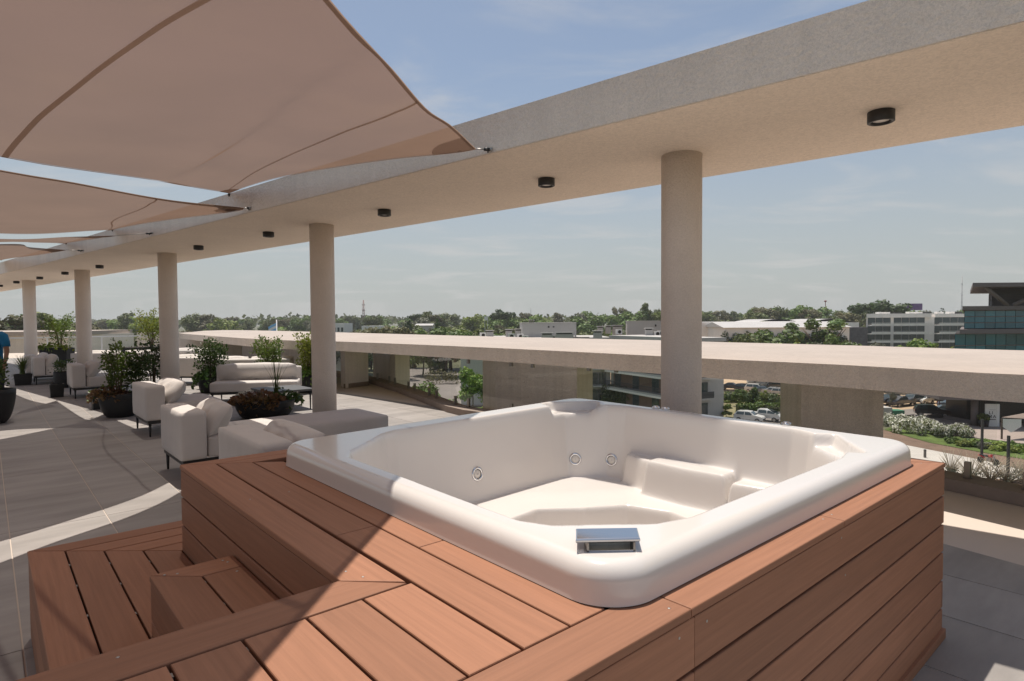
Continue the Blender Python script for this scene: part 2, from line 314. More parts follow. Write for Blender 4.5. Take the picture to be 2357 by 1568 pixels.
# glass balustrade panels on the kerb
GL = offs(KERB, .20); cum = np.concatenate([[0], np.cumsum([np.linalg.norm(GL[i+1]-GL[i]) for i in range(len(GL)-1)])])
def on_gl(s):
    i = min(max(np.searchsorted(cum, s, side='right')-1, 0), len(GL)-2); t = (s-cum[i])/(cum[i+1]-cum[i]); d = (GL[i+1]-GL[i])/np.linalg.norm(GL[i+1]-GL[i]); return GL[i]+t*(GL[i+1]-GL[i]), d
PW = 1.55; s_ = cum[2]+.25; k = 0; glabels = ['glass balustrade panel beside the left concrete blade and its skirting', 'glass balustrade panel showing the pale wall with a slanting shadow', 'glass balustrade panel just left of the kerb bend',
    'glass balustrade panel right after the kerb bend', 'glass balustrade panel in front of the wide middle wall blade', 'glass balustrade panel right of the middle wall blade, above the far tub rim', 'glass balustrade panel showing hedge and apartments behind the near column',
    'glass balustrade panel showing two white parked cars', 'glass balustrade panel in front of the right wall blade', 'glass balustrade panel over the white flowering shrubs', 'glass balustrade panel at the right edge showing the motorbike', 'glass balustrade panel past the right edge of the deck']
while s_+PW < cum[12] and k < 12:
    a, d = on_gl(s_); b, _ = on_gl(s_+PW-.03); d = (b-a)/np.linalg.norm(b-a); L = np.linalg.norm(b-a)
    g = thing('glass_balustrade', glabels[k], 'glass panel', (*a, .115), math.atan2(d[1], d[0]), 'glass balustrade panels')
    MB().box(0, L, -.006, .006, .03, .855).build('pane', MT['glass'], g)
    for x in (.22, L-.22):
        MB().box(x-.025, x+.025, -.022, -.008, .0, .16).box(x-.025, x+.025, .008, .022, .0, .16).box(x-.03, x+.03, -.03, .03, .0, .012).build('spigot', MT['steel'], g)
        MB().box(x-.025, x+.025, -.022, .022, .79, .863).build('top_clip', MT['steel'], g)
    s_ += PW; k += 1
# ---------------------------------------------------------------- pergola beam + columns
BH0, BH1 = 3.20, 3.544; BN = np.array([.641, .767]); BN /= np.linalg.norm(BN); BD = np.array([-BN[1], BN[0]])
CI, CO = 4.13, 6.34
per = thing('pergola', 'long beige stucco roof beam on round columns', 'pergola', (*(BN*5.2), 0))
def bp(c, s): return BN*c+BD*s
R_ = np.arange(-14., 62., 2.)
rel(band([bp(CI, s) for s in R_], [bp(CO, s) for s in R_], BH0, BH1).build('roof_beam', MT['stucco'], per), per)
rel(band([bp(CI+.01, s) for s in R_], [bp(CO-.01, s) for s in R_], BH0-.006, BH0-.001).build('soffit_bounce', MT['soffit_bounce'], per), per)  # thin sheet under the beam carrying the painted bounce light
for x, y in ((1569, 345), (740, 513), (384.5, 581), (189, 620.5), (66, 644.5), (-40, 664)):
    p = at(x, y, BH0)[:2]; q = p+p/np.linalg.norm(p)*.185
    rel(MB().lathe([(.185, .001), (.185, 1.), (.185, 2.2), (.185, BH0-.006)], 40, *q).build('column', MT['stucco_smooth'], per), per)
za = Z(1240, 0, 2540, 2357); zb = Z(2540, 0, 3840, 2357); zd = Z(0, 900, 400, 2357); ze = Z(500, 900, 900, 2357)
ltxt = ['nearest black round ceiling lamp, right of the nearest column', 'black round ceiling lamp between the two nearest columns, closer to the nearest', 'black round ceiling lamp just right of the second column', 'black round ceiling lamp just left of the second column',
        'black round ceiling lamp just right of the third column', 'black round ceiling lamp just left of the third column', 'black round ceiling lamp just right of the fourth column', 'black round ceiling lamp just left of the fourth column', 'black round ceiling lamp just right of the fifth column', 'black round ceiling lamp just left of the fifth column']
lp = [zb(1385, 790), za(1467, 1237), za(365, 1444), (618, 539), (457, 569.6), zd(2200, 587), zd(1435, 732), zd(878, 837), zd(362, 932), zd(0, 1010)]
for i, p in enumerate(lp):
    q = at(*p, BH0-.04); l = thing('ceiling_lamp', ltxt[i], 'lamp', (q[0], q[1], BH0-.006), 0, 'ceiling lamps under the roof beam')
    MB().lathe([(.086, -.0005), (.09, -.004), (.09, -.078), (.084, -.082), (.07, -.082), (.068, -.06)], 28, cap=False).build('housing', MT['black'], l)
    vs = MB(); pr = []
    vs.lathe([(.0668, -.0585), (.055, -.066), (.03, -.07), (.001, -.071)], 28, cap=False).build('lens', MT['lens'], l)
# ================================================================ HOT TUB DECK  (local frame u,v)
DZ, BW, GAP = .92, .1475, .0075; PT = BW+GAP
DU, DVM = 2.68, 2.965
deck = thing('tub_deck', 'reddish brown timber deck platform built round the white hot tub', 'deck', (*O2, 0), RZ)
def board(poly, z1, parent, m, name='board', th=.024): return MB().prism(poly, z1-th, z1, .004, .002).build(name, m, parent)
Wu, Wv = MT['wood_u'], MT['wood_v']; TH = .024
TU0, TU1, TV0, TV1 = .20, 2.58, .41, 2.90          # tub footprint
# left strip, boards along u
VB = [0., .155, .31]
board([(0.002, 0), (1.908, 0), (2.04, BW-.01), (.10, BW)], DZ, deck, Wu)                # outer board, mitred both ends
for u0, u1 in ((.106, 1.55), (1.553, 2.528)): board([(u0 if u0 > .2 else .11, .155), (u1, .155), (u1, .155+BW), (u0 if u0 > .2 else .20, .155+BW)], DZ, deck, Wu)
for u0, u1 in ((.21, 1.84), (1.843, 2.528)): board([(u0, .31), (u1, .31), (u1, .31+BW-.02), (u0+(.09 if u0 < .3 else 0), .31+BW-.02)], DZ, deck, Wu)
# wing boards along u
wb = board([(1.905, -.006), (1.905, -1.5), (2.05, -1.5), (2.05, BW-.012)], DZ, deck, Wv)
for k in range(10):
    v0 = -.0-PT*k-BW+.145; board([(2.058, v0), (2.528, v0), (2.528, v0+BW), (2.058, v0+BW)], DZ, deck, Wu)
# front frame board along v (two lengths), back boards, right boards
for v0, v1 in ((-1.5, .60), (.603, 1.62), (1.623, DVM)): board([(2.534, v0), (DU, v0), (DU, v1), (2.534, v1 if v1 < 2.9 else v1-.13)], DZ, deck, Wv)
board([(0, .003), (.10, BW+.003), (.10, DVM-.1), (0, DVM)], DZ, deck, Wv)
board([(.106, BW+.012), (.20, .31), (.20, DVM-.2), (.106, DVM-.1)], DZ, deck, Wv)
board([(.003, DVM), (2.677, DVM), (2.53, DVM-.12), (.12, DVM-.12)], DZ, deck, Wu)
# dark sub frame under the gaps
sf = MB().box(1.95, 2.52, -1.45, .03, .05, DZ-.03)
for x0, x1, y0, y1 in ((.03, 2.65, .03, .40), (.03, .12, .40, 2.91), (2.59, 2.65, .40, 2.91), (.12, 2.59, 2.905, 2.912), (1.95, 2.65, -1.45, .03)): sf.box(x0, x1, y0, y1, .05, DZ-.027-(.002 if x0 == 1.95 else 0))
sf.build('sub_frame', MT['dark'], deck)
# cladding rows: each row a board on each face
rows = [(DZ-.028-.148*(k+1)+.008, DZ-.028-.148*k) for k in range(6)]
for z0, z1 in rows:
    z0 = max(z0, .012)
    def clad(x0, x1, y0, y1, m): MB().prism([(x0, y0), (x1, y0), (x1, y1), (x0, y1)], z0, z1, .004, .004).build('cladding_board', m, deck)
    clad(.004, 1.925, .003, .025, Wu); clad(1.908, 1.928, -1.5, .002, Wv)
    clad(DU-.024, DU-.003, -1.5, .62, Wv); clad(DU-.024, DU-.003, .622, DVM-.026, Wv)
    clad(.03, DU-.003, DVM-.025, DVM-.003, Wu); clad(.003, .024, .028, DVM-.027, Wv)
MB().box(DU-.012, DU+.012, -1.5, DVM+.006, .002, .05).build('skirting_board', Wv, deck)
# screws seen on the boards
for u, v in [(.45, .38), (1.86, .04), (1.93, .06), (2.57, .52), (2.64, .56), (2.57, .66), (2.62, 1.58), (2.62, 1.66), (2.6, 2.86), (.06, .6), (.9, .07), (.9, .235), (2.3, -.42), (1.95, -.55), (1.955, -.9)]:
    MB().lathe([(.004, DZ+.0002), (.004, DZ+.0007), (.001, DZ+.0012)], 10, u, v).build('screw', MT['screw'], deck)
for v, z in ((.55, .86), (.57, .71), (.68, .86), (1.6, .86), (1.64, .71)):
    MB().lathe([(.004, 0), (.004, .0008)], 8).build('screw', MT['screw'], deck, (DU-.0028, v, z), (0, math.pi/2, 0))
# board clips visible in the gaps
for k in range(5): MB().box(2.075, 2.095, -.005-PT*k-.012, -.005-PT*k+.002, DZ-.028, DZ-.012).build('board_clip', MT['screw'], deck)
# ---- lower step wrapping the deck corner
SZ = .467
st = thing('timber_step', 'long low timber step along the left side of the tub deck', 'step', (*O2, 0), RZ)
for k in range(4):
    v0 = -.617+k*PT; v1 = v0+BW; u0 = -.53+k*.1375
    board([(u0, v0), (2.2, v0), (2.2, v1), (u0+.128, v1)], SZ, st, Wu)
    board([(u0-.002, v0+.004), (u0+.126, v1+.004), (u0+.126, 1.6), (u0-.002, 1.6)], SZ, st, Wv)
for z0, z1 in ((SZ-.175, SZ-.027), (SZ-.325, SZ-.18), (.01, SZ-.33)):
    for x0, x1, y0, y1, m_ in ((-.527, 2.2, -.614, -.592, Wu), (-.527, -.505, -.59, 1.6, Wv)):
        MB().prism([(x0, y0), (x1, y0), (x1, y1), (x0, y1)], z0, z1, .004, .004).build('cladding_board', m_, st)
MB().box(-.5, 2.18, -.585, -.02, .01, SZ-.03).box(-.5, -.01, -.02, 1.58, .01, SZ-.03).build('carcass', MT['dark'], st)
for k in range(3):
    for u in (-.2, .12, .5, .9, 1.3): MB().box(u+.11*k, u+.11*k+.022, -.617+PT*(k+1)-.011, -.617+PT*(k+1)+.001, SZ-.028, SZ-.011).build('board_clip', MT['screw'], st)
# ---- upper step
MZ = .70
s2 = thing('timber_step', 'small timber step standing on the long step below the deck', 'step', (*O2, 0), RZ)
board([(.895, -.302), (.895, -.003), (1.035, -.003), (1.035, -.155)], MZ, s2, Wv)
board([(.898, -.305), (2.2, -.305), (2.2, -.157), (1.037, -.157)], MZ, s2, Wu); board([(1.041, -.150), (2.2, -.150), (2.2, -.003), (1.041, -.003)], MZ, s2, Wu)
for z0, z1 in ((MZ-.175, MZ-.027), (SZ+.002, MZ-.18)):
    MB().prism([(.898, -.302), (2.2, -.302), (2.2, -.28), (.898, -.28)], z0, z1, .004, .003).build('cladding_board', Wu, s2)
    MB().prism([(.898, -.278), (.92, -.278), (.92, -.004), (.898, -.004)], z0, z1, .004, .003).build('cladding_board', Wv, s2)
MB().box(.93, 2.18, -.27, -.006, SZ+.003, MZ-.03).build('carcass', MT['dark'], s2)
for u, v in ((.93, -.26), (.95, -.22), (.93, -.05), (.96, -.04), (1.08, -.04)): MB().lathe([(.0055, MZ+.0002), (.0055, MZ+.0009), (.001, MZ+.0012)], 10, u, v).build('screw', MT['screw'], s2)
for u in (1.06, 1.3): MB().box(u, u+.022, -.160, -.148, MZ-.028, MZ-.011).build('board_clip', MT['screw'], s2)
# ================================================================ HOT TUB SHELL
tub = thing('hot_tub', 'glossy white acrylic hot tub sunk in the timber deck', 'hot tub', (*O2, 0), RZ)
RIM, SEAT = 1.03, .50
gs = .008; gu = np.arange(.05, 2.66, gs); gv = np.arange(.33, 2.98, gs); GU, GV = np.meshgrid(gu, gv, indexing='ij')
def sd(poly):
    P = np.array(poly, float); n = len(P); d2 = np.full(GU.shape, 1e9); ins = np.zeros(GU.shape, bool)
    for i in range(n):
        a, b = P[i], P[(i+1) % n]; e = b-a; t = np.clip(((GU-a[0])*e[0]+(GV-a[1])*e[1])/(e@e), 0, 1)
        d2 = np.minimum(d2, (GU-a[0]-t*e[0])**2+(GV-a[1]-t*e[1])**2)
        if a[1] != b[1]: ins ^= ((a[1] > GV) != (b[1] > GV)) & (GU < (b[0]-a[0])*(GV-a[1])/(b[1]-a[1])+a[0])
    return np.where(ins, 1, -1)*np.sqrt(d2)
def ss(x): x = np.clip(x, 0, 1); return x*x*(3-2*x)
def blur(a, s):
    r = int(3*s)+1; k = np.exp(-.5*(np.arange(-r, r+1)/s)**2); k /= k.sum()
    for ax in (0, 1):
        a = np.apply_along_axis(lambda m_: np.convolve(np.pad(m_, r, mode='edge'), k, mode='valid'), ax, a)
    return a
opening = [(.87, .535), (2.10, .525), (2.20, .57), (2.41, .82), (2.445, .95), (2.45, 2.18), (2.40, 2.44), (2.10, 2.72), (1.98, 2.765), (.78, 2.775), (.66, 2.73), (.42, 2.52), (.395, 2.36), (.40, 1.05), (.44, .95), (.76, .59)]
dO = sd(opening); h = RIM-(RIM-SEAT)*np.clip((dO-.0)/.085, 0, 1)**.75
back_rise = ss((GV-2.0)/.6)*.0; h += back_rise*(dO > .06)
# lounge ledges along the right wall
def ledge(poly, z, slope=.022):
    global h
    d = sd(poly); h = np.maximum(h, np.where(d > -slope, z-(np.clip(-d/slope, 0, 1))*(z-SEAT+.02), -9)*1.0)
ledge([(1.10, 2.545), (1.655, 2.575), (1.655, 2.85), (1.10, 2.85)], .725); ledge([(.86, 2.66), (1.10, 2.60), (1.10, 2.85), (.80, 2.85)], .705); ledge([(1.70, 2.56), (1.94, 2.61), (2.02, 2.85), (1.68, 2.85)], .690)
foot = [(.96, 1.45), (.93, 1.80), (1.08, 2.0), (1.2, 2.22), (1.42, 2.30), (1.85, 2.2), (2.1, 1.95), (2.12, 1.5), (1.95, 1.1), (1.6, .93), (1.25, 1.0), (1.05, 1.2)]
foot = [(1.55+(a-1.55)*1.2, 1.6+(b-1.6)*1.14) for a, b in foot]
h -= .34*ss(sd(foot)/.035)
h -= .02*ss((sd(foot)+.30)/.30)*(dO > .12)
# head rest recesses in the rim
for rec in ([(.245, 2.47), (.50, 2.80), (.60, 2.72), (.40, 2.40)], [(2.10, 2.66), (2.21, 2.755), (2.47, 2.40), (2.36, 2.33)]):
    d = sd(rec); h = np.minimum(h, np.where(d > -.016, .962+np.clip(-d/.016, 0, 1)*.075, 9))
# faint dished ring round the spout
hb = blur(h, .85)
def hz(u, v):
    x = np.clip((u-gu[0])/gs, 0, len(gu)-1.001); y = np.clip((v-gv[0])/gs, 0, len(gv)-1.001); i = x.astype(int); j = y.astype(int); a = x-i; b = y-j
    return hb[i, j]*(1-a)*(1-b)+hb[i+1, j]*a*(1-b)+hb[i, j+1]*(1-a)*b+hb[i+1, j+1]*a*b
def rrect(ins, r, nA=20, nE=140):
    x0, x1, y0, y1 = TU0+ins, TU1-ins, TV0+ins, TV1-ins; r = max(r-ins, .03); P = []
    for (cx, cy, a0), (ex, ey) in zip(((x1-r, y0+r, -90), (x1-r, y1-r, 0), (x0+r, y1-r, 90), (x0+r, y0+r, 180)), ((x1, y1-r), (x0+r, y1), (x0, y0+r), (x1-r, y0))):
        for k in range(nA): a = math.radians(a0+90*k/(nA-1)); P.append((cx+r*math.cos(a), cy+r*math.sin(a)))
        s_ = np.array(P[-1]); e_ = np.array((ex, ey)); P += [tuple(s_+(e_-s_)*k/nE) for k in range(1, nE)]
    return np.array(P)
RC = .15; bnd = rrect(.05, RC); cen = np.array([1.35, 1.66]); nr = 220; rings = []
for k in range(1, nr+1):
    p = cen+(bnd-cen)*(k/nr); rings.append(np.column_stack([p, hz(p[:, 0], p[:, 1])]))
for k in range(1, 10):
    a = k/9*math.pi/2; p = rrect(.05*(1-math.sin(a)), RC); rings.append(np.column_stack([p, np.full(len(p), RIM-.052*(1-math.cos(a)))]))
for ins, z in ((-.003, .938), (-.006, .9225)): p = rrect(ins, RC); rings.append(np.column_stack([p, np.full(len(p), z)]))
nb = len(bnd); V = np.vstack([[[*cen, float(hz(np.array([cen[0]]), np.array([cen[1]]))[0])]]]+rings)
F = []; idx = np.arange(nb); nx = (idx+1) % nb
for k in range(len(rings)-1): a = 1+k*nb; F.append(np.column_stack([a+idx, a+nb+idx, a+nb+nx, a+nx]))
F = np.vstack(F); F0 = np.column_stack([np.zeros(nb, int), 1+idx, 1+nx, 1+nx])
def skew(u, v):                                        # the shell is not quite square: back edge and right edge run a little off
    return ((.30-.085*(v-.41))-TU0)*np.clip((1.2-u)/(1.2-TU0), 0, 1.0), ((2.955-.03*(u-.2))-TV1)*np.clip((v-1.6)/(TV1-1.6), 0, 1.0)
_du, _dv = skew(V[:, 0], V[:, 1]); V[:, 0] += _du; V[:, 1] += _dv
me = bpy.data.meshes.new('shell'); me.from_pydata(V.tolist(), [], [tuple(f) for f in F.tolist()]+[(0, int(1+i), int(1+j)) for i, j in zip(idx, nx)]); me.polygons.foreach_set('use_smooth', [True]*len(me.polygons)); me.materials.append(MT['acrylic']); me.update()
link('shell', me, tub)
def unskew(u, v): du, dv = skew(u, v); return u-du, v-dv
def hit(px, z_lo=.3):                                   # march a pixel ray onto the shell, in deck coordinates
    d = ray(*px); last = None
    for t in np.arange(1.5, 7., .004):
        p = CAM+d*t; u, v = to_uv(p); u, v = unskew(u, v)
        if gu[0] < u < gu[-1] and gv[0] < v < gv[-1] and p[2] < float(hz(np.array([u]), np.array([v]))[0]):
            e = .02; f = lambda a, b: float(hz(np.array([a]), np.array([b]))[0])
            n = np.array([-(f(u+e, v)-f(u-e, v))/(2*e), -(f(u, v+e)-f(u, v-e))/(2*e), 1.]); return np.array([u+skew(u, v)[0], v+skew(u, v)[1], p[2]]), n/np.linalg.norm(n)
    return None, None
for px, nm in (((1098.1, 1091), 'jet'), ((1323, 1056.3), 'jet'), ((1406.3, 1058.3), 'jet')):
    p, n = hit(px)
    if p is None: continue
    q = Vector(n).to_track_quat('Z', 'Y').to_euler(); j = thing(nm, None, None); j.parent = tub; j.location = p; j.rotation_euler = q
    MB().lathe([(.046, -.004), (.047, .004), (.042, .009), (.033, .010), (.030, .004), (.030, -.004)], 28, cap=False).build('trim_ring', MT['chrome'], j)
    MB().lathe([(.030, .001), (.022, .006), (.014, .003), (.011, .007), (.006, .007), (.005, -.002)], 24, cap=True).build('nozzle', MT['lens'], j)
for px in ((Z(1900, 1340, 2640, 2357)(1752, 606)), (Z(1900, 1340, 2640, 2357)(1855, 622)), (Z(2300, 1480, 3440, 2357)(1285, 240))):
    u, v = to_uv(at(*px, RIM+.005)); v = 2.822+.07*.8
    MB().lathe([(.028, RIM-.003), (.029, RIM+.006), (.025, RIM+.012), (.018, RIM+.013), (.017, RIM+.017), (.001, RIM+.018)], 26, u, v).build('control_button', MT['chrome'], tub)
# waterfall spout on the front corner
zs_ = Z(2100, 1900, 2500, 2357); c4 = [np.array(to_uv(at(*zs_(*p), z))) for p, z in (((350, 470), 1.068), ((1710, 450), 1.068), ((1775, 700), 1.066), ((345, 730), 1.066))]
spt = thing('waterfall_spout', None, None); spt.parent = tub
MB().prism([tuple(p) for p in c4], 1.055, 1.067, .004, .003).build('cap', MT['chrome'], spt)
cc = sum(c4)/4; c5 = [cc+(p-cc)*np.array(.72)-np.array([.012, -.012])*0 for p in c4]; t1 = (c4[1]-c4[0])/np.linalg.norm(c4[1]-c4[0]); t2 = np.array([-t1[1], t1[0]])
if (c4[2]-c4[1])@t2 > 0: t2 = -t2   # t2 points to the tub, away from the viewer
wd = np.linalg.norm(c4[1]-c4[0])*.36; b0 = cc-t2*.012
for sgn in (-1, 1):
    e = b0+sgn*wd*t1; MB().prism([tuple(e+t2*.025), tuple(e-t2*.03), tuple(e-t2*.03+t1*.006), tuple(e+t2*.025+t1*.006)], RIM-.004, 1.055).build('side_cheek', MT['steel'], spt)
MB().prism([tuple(b0-wd*t1+t2*.02), tuple(b0+wd*t1+t2*.02), tuple(b0+wd*t1+t2*.012), tuple(b0-wd*t1+t2*.012)], RIM-.004, 1.055).build('back_plate', MT['lens'], spt)
MB().prism([tuple(b0-wd*t1+t2*.02), tuple(b0+wd*t1+t2*.02), tuple(b0+wd*t1-t2*.03), tuple(b0-wd*t1-t2*.03)], RIM-.004, RIM+.004).build('lip', MT['chrome'], spt)
# ================================================================ SHADE SAILS
def sailmat(name, col, openness):
    M = bpy.data.materials.new(name); M.use_nodes = True; t = M.node_tree; t.nodes.remove(t.nodes['Principled BSDF']); o = t.nodes['Material Output']
    c = N(t, 'ShaderNodeTexCoord'); n1 = N(t, 'ShaderNodeTexNoise', inp={'Scale': .8, 'Detail': 3.}); t.links.new(c.outputs['Object'], n1.inputs[0])
    r1 = N(t, 'ShaderNodeMapRange', inp={1: .3, 2: .7, 3: .93, 4: 1.07}); t.links.new(n1.outputs['Fac'], r1.inputs[0])
    h = N(t, 'ShaderNodeHueSaturation', inp={'Color': (*col, 1)}); t.links.new(r1.outputs[0], h.inputs['Value'])
    df = N(t, 'ShaderNodeBsdfDiffuse'); tl = N(t, 'ShaderNodeBsdfTranslucent'); tp = N(t, 'ShaderNodeBsdfTransparent')
    t.links.new(h.outputs[0], df.inputs[0]); t.links.new(h.outputs[0], tl.inputs[0]); m1 = N(t, 'ShaderNodeMixShader', inp={0: .52}); m2 = N(t, 'ShaderNodeMixShader', inp={0: openness})
    t.links.new(df.outputs[0], m1.inputs[1]); t.links.new(tl.outputs[0], m1.inputs[2]); t.links.new(m1.outputs[0], m2.inputs[1]); t.links.new(tp.outputs[0], m2.inputs[2]); t.links.new(m2.outputs[0], o.inputs[0]); return M
MT['sail'] = sailmat('sail_cloth', (.225, .142, .098), .10); MT['sail_seam'] = sailmat('sail_seam', (.40, .29, .23), .0); MT['web'] = sailmat('sail_webbing', (.30, .21, .16), .0)
zc_ = Z(0, 0, 1300, 2357); z8b = Z(0, 400, 1300, 2357)
def onf(px, c=CI): return atn(*px, BN, c)
def sail(label, E0, E1, E2, E3, anchors, ridges=(), seams=(), n=56):
    C0, C1, C2, C3 = (crv(e, n) for e in (E0, E1, E2, E3)); s = np.linspace(0, 1, n); S, T = np.meshgrid(s, s, indexing='ij')    # S along the beam, T away from it
    P1, P2, P4, P3 = C0[0], C0[-1], C3[0], C3[-1]
    G = (1-T)[..., None]*C0[:, None]+T[..., None]*C3[:, None]+(1-S)[..., None]*C1[None]+S[..., None]*C2[None] \
        - ((1-S)*(1-T))[..., None]*P1-(S*(1-T))[..., None]*P2-((1-S)*T)[..., None]*P4-(S*T)[..., None]*P3
    for a, b, wd, hh in ridges:                      # soft tension folds: line from (0,a) to (1,b)
        G[..., 2] += hh*np.exp(-((T-(a+(b-a)*S-.05*np.sin(math.pi*S)))/wd)**2)*np.sin(math.pi*np.clip(S*1.0, 0, 1))**.5
    r = thing('shade_sail', label, 'shade sail', tuple(G[0, 0]), 0, 'shade sails over the terrace')
    rel(MB().grid(G.tolist()).build('cloth', MT['sail'], r), r)
    for e, q in ((G[0], G[1]), (G[-1], G[-2]), (G[:, 0], G[:, 1])):
        d = q-e; d /= np.linalg.norm(d, axis=1)[:, None]; dn = np.array([0, 0, .006]); rel(MB().strip((e-d*.008-dn).tolist(), (e+d*.022-dn).tolist()).build('edge_webbing', MT['web'], r), r)
    def pt(s_, t_):
        x = s_*(n-1); y = t_*(n-1); i = min(int(x), n-2); j = min(int(y), n-2); a = x-i; b = y-j; return G[i, j]*(1-a)*(1-b)+G[i+1, j]*a*(1-b)+G[i, j+1]*(1-a)*b+G[i+1, j+1]*a*b
    for s0, t0, s1, t1 in seams:
        q = np.array([pt(s0+(s1-s0)*k/50, t0+(t1-t0)*k/50) for k in range(51)])-np.array([0, 0, .007]); q2 = np.array([pt(s0+(s1-s0)*k/50, min(t0+(t1-t0)*k/50+.0045, 1)) for k in range(51)])-np.array([0, 0, .007])
        rel(MB().strip(q.tolist(), q2.tolist()).build('seam_tape', MT['sail_seam'], r), r)
    for cs, ct, sg in ((0, 0, 1), (1, 0, -1)):       # corner reinforcement
        L = []; R = []
        for k in range(13):
            a = k/12*math.pi/2; L.append(pt(cs+sg*.001, .001)-np.array([0, 0, .009])); R.append(pt(cs+sg*.10*math.cos(a), .055*math.sin(a)+.001)-np.array([0, 0, .009]))
        rel(MB().strip(L, R).build('corner_patch', MT['sail_seam'], r), r)
    for c, an in zip((C0[0], C0[-1]), anchors):
        c = np.array(c); an = np.array(an); d = an-c; L = np.linalg.norm(d); d /= L; tb = min(.11, L*.5)
        rel(MB().tube([c, an-d*tb], .006, 6).build('tension_rope', MT['screw'], r), r)
        rel(MB().tube([an-d*tb, an-d*.02], [.016, .016], 8).tube([an-d*tb*.5-np.array([0, 0, .03]), an-d*tb*.5], .008, 6).build('turnbuckle', MT['black'], r), r)
        rel(MB().tube([an-d*.025, an+d*.004], [.012, .02], 8).build('anchor_plate', MT['screw'], r), r)
    return r
zt3 = lambda px, z: at(px[0], px[1], z)
P1c = onf(za(985, 1012), CI-.10); P2c = onf((528, 444), CI-.03)
E0 = [P1c, onf((1046, 351), CI-.16), onf((897, 366), CI-.30), onf((761, 386), CI-.38), onf((643, 408), CI-.34), onf((575, 427), CI-.18), P2c]
E1 = [P1c, zt3(za(820, 855), 3.17), zt3(za(650, 740), 3.09), zt3(za(400, 450), 3.015), zt3(za(0, 10), 2.93), (-.80, .9, 2.84), (-.85, -.9, 2.82), (-.6, -2.8, 2.9)]
E2 = [P2c, zt3(zc_(1300, 1268), 3.22), zt3(zc_(1000, 1215), 3.10), zt3(zc_(500, 1145), 3.02), zt3(zc_(0, 1060), 2.965), (-4.45, 2.9, 2.88), (-5.0, .6, 2.86), (-5.6, -1.2, 2.9)]
E3 = [(-.6, -2.8, 2.9), (-3., -1.8, 2.86), (-5.6, -1.2, 2.9)]
sail('largest tan shade sail, overhead at the upper left', E0, E1, E2, E3, (onf(za(1097, 1018)), onf(zc_(1556, 1326))), ((.30, .22, .022, .07), (.345, .25, .016, -.05)), ((0, .20, .94, .035), (.0, .425, 1., .405)))
E0 = [onf((561, 478.5), CI-.07), onf((538, 486.5), CI-.10), onf((372, 508), CI-.3), onf((300, 520), CI-.2), onf((257, 529), CI-.03)]
E1 = [E0[0], zt3(zc_(1300, 1378), 3.14), zt3(zc_(1000, 1335), 3.03), zt3(zc_(500, 1240), 2.995), zt3(zc_(0, 1155), 2.97), (-4.8, 3.6, 2.93), (-5.5, 1.9, 2.9), (-6.1, .9, 2.95)]
E2 = [E0[-1], zt3((209.9, 531.5), 3.36), zt3((0, 537.3), 3.05), (-8.6, 6.6, 2.92), (-9.4, 4.4, 2.95)]
sail('second tan shade sail, between the largest sail and the far slivers', E0, E1, E2, [(-6.1, .9, 2.95), (-8, 2.8, 2.9), (-9.4, 4.4, 2.95)], (onf((577, 479.5)), onf((259, 529.5))), (), ((0, .22, .97, .04),))
E0 = [onf((268, 542.3), CI-.55), onf((205, 551), CI-.45), onf((150, 560), CI-.04)]
E1 = [E0[0], zt3((160, 545.4), 3.16), zt3((0, 550), 3.08), (-9.2, 8.2, 3.0), (-9.9, 6.2, 3.)]
E2 = [E0[-1], zt3((75, 558.5), 3.33), zt3((0, 557.5), 3.16), (-12.3, 10.4, 3.0), (-13., 8.6, 3.)]
sail('third tan shade sail, a thin sliver above the beam at the left edge', E0, E1, E2, [(-9.9, 6.2, 3.), (-11.5, 7.5, 2.95), (-13., 8.6, 3.)], (onf((352, 536.8)), onf((152.5, 560.3))))
E0 = [onf((152, 575.5), CI-.30), onf((80, 588), CI-.4), onf((3, 597), CI-.04)]
E1 = [E0[0], zt3((70, 569.5), 3.18), zt3((0, 562), 3.10), (-12.8, 11.2, 3.0), (-13.6, 9.2, 3.)]
E2 = [E0[-1], (-15.2, 16.9, 3.3), (-15.7, 14.2, 3.05), (-16.6, 12., 3.)]
sail('fourth tan shade sail, lowest sliver at the left edge', E0, E1, E2, [(-13.6, 9.2, 3.), (-15., 10.5, 2.95), (-16.6, 12., 3.)], (onf((193, 577.3)), onf((3, 597.5), CI)))
# ================================================================ FURNITURE
def rbox(x0, x1, y0, y1, z0, z1, r, puff=0., n=9, wr=0., seed=0):
    g = np.linspace(-1, 1, n); A, B = np.meshgrid(g, g, indexing='ij'); fs = []; vs = []; H = np.array([(x1-x0)/2, (y1-y0)/2, (z1-z0)/2]); c = np.array([(x0+x1)/2, (y0+y1)/2, (z0+z1)/2])
    for ax in range(3):
        for sg in (-1, 1):
            p = np.zeros((n, n, 3)); p[..., ax] = sg; p[..., (ax+1) % 3] = A if sg > 0 else B; p[..., (ax+2) % 3] = B if sg > 0 else A
            q = np.sign(p)*np.abs(p)**.85*H; q[..., ax] = sg*H[ax]; k = np.clip(q, -(H-r), H-r); d = q-k; L = np.linalg.norm(d, axis=-1, keepdims=True); d = d/np.maximum(L, 1e-9)*r; o = k+d
            o[..., ax] += sg*puff*(1-A**2)*(1-B**2)
            b = len(vs); vs += [tuple(c+e) for e in o.reshape(-1, 3)]; fs += [(b+i*n+j, b+(i+1)*n+j, b+(i+1)*n+j+1, b+i*n+j+1) for i in range(n-1) for j in range(n-1)]
    if wr:
        rs = np.random.default_rng(seed); ph = rs.uniform(0, 6, 3); V = np.array(vs); V += (wr*np.sin(V[:, [1, 2, 0]]*23+ph)*np.sin(V[:, [2, 0, 1]]*31+ph[::-1])); vs = [tuple(v) for v in V]
    return vs, fs
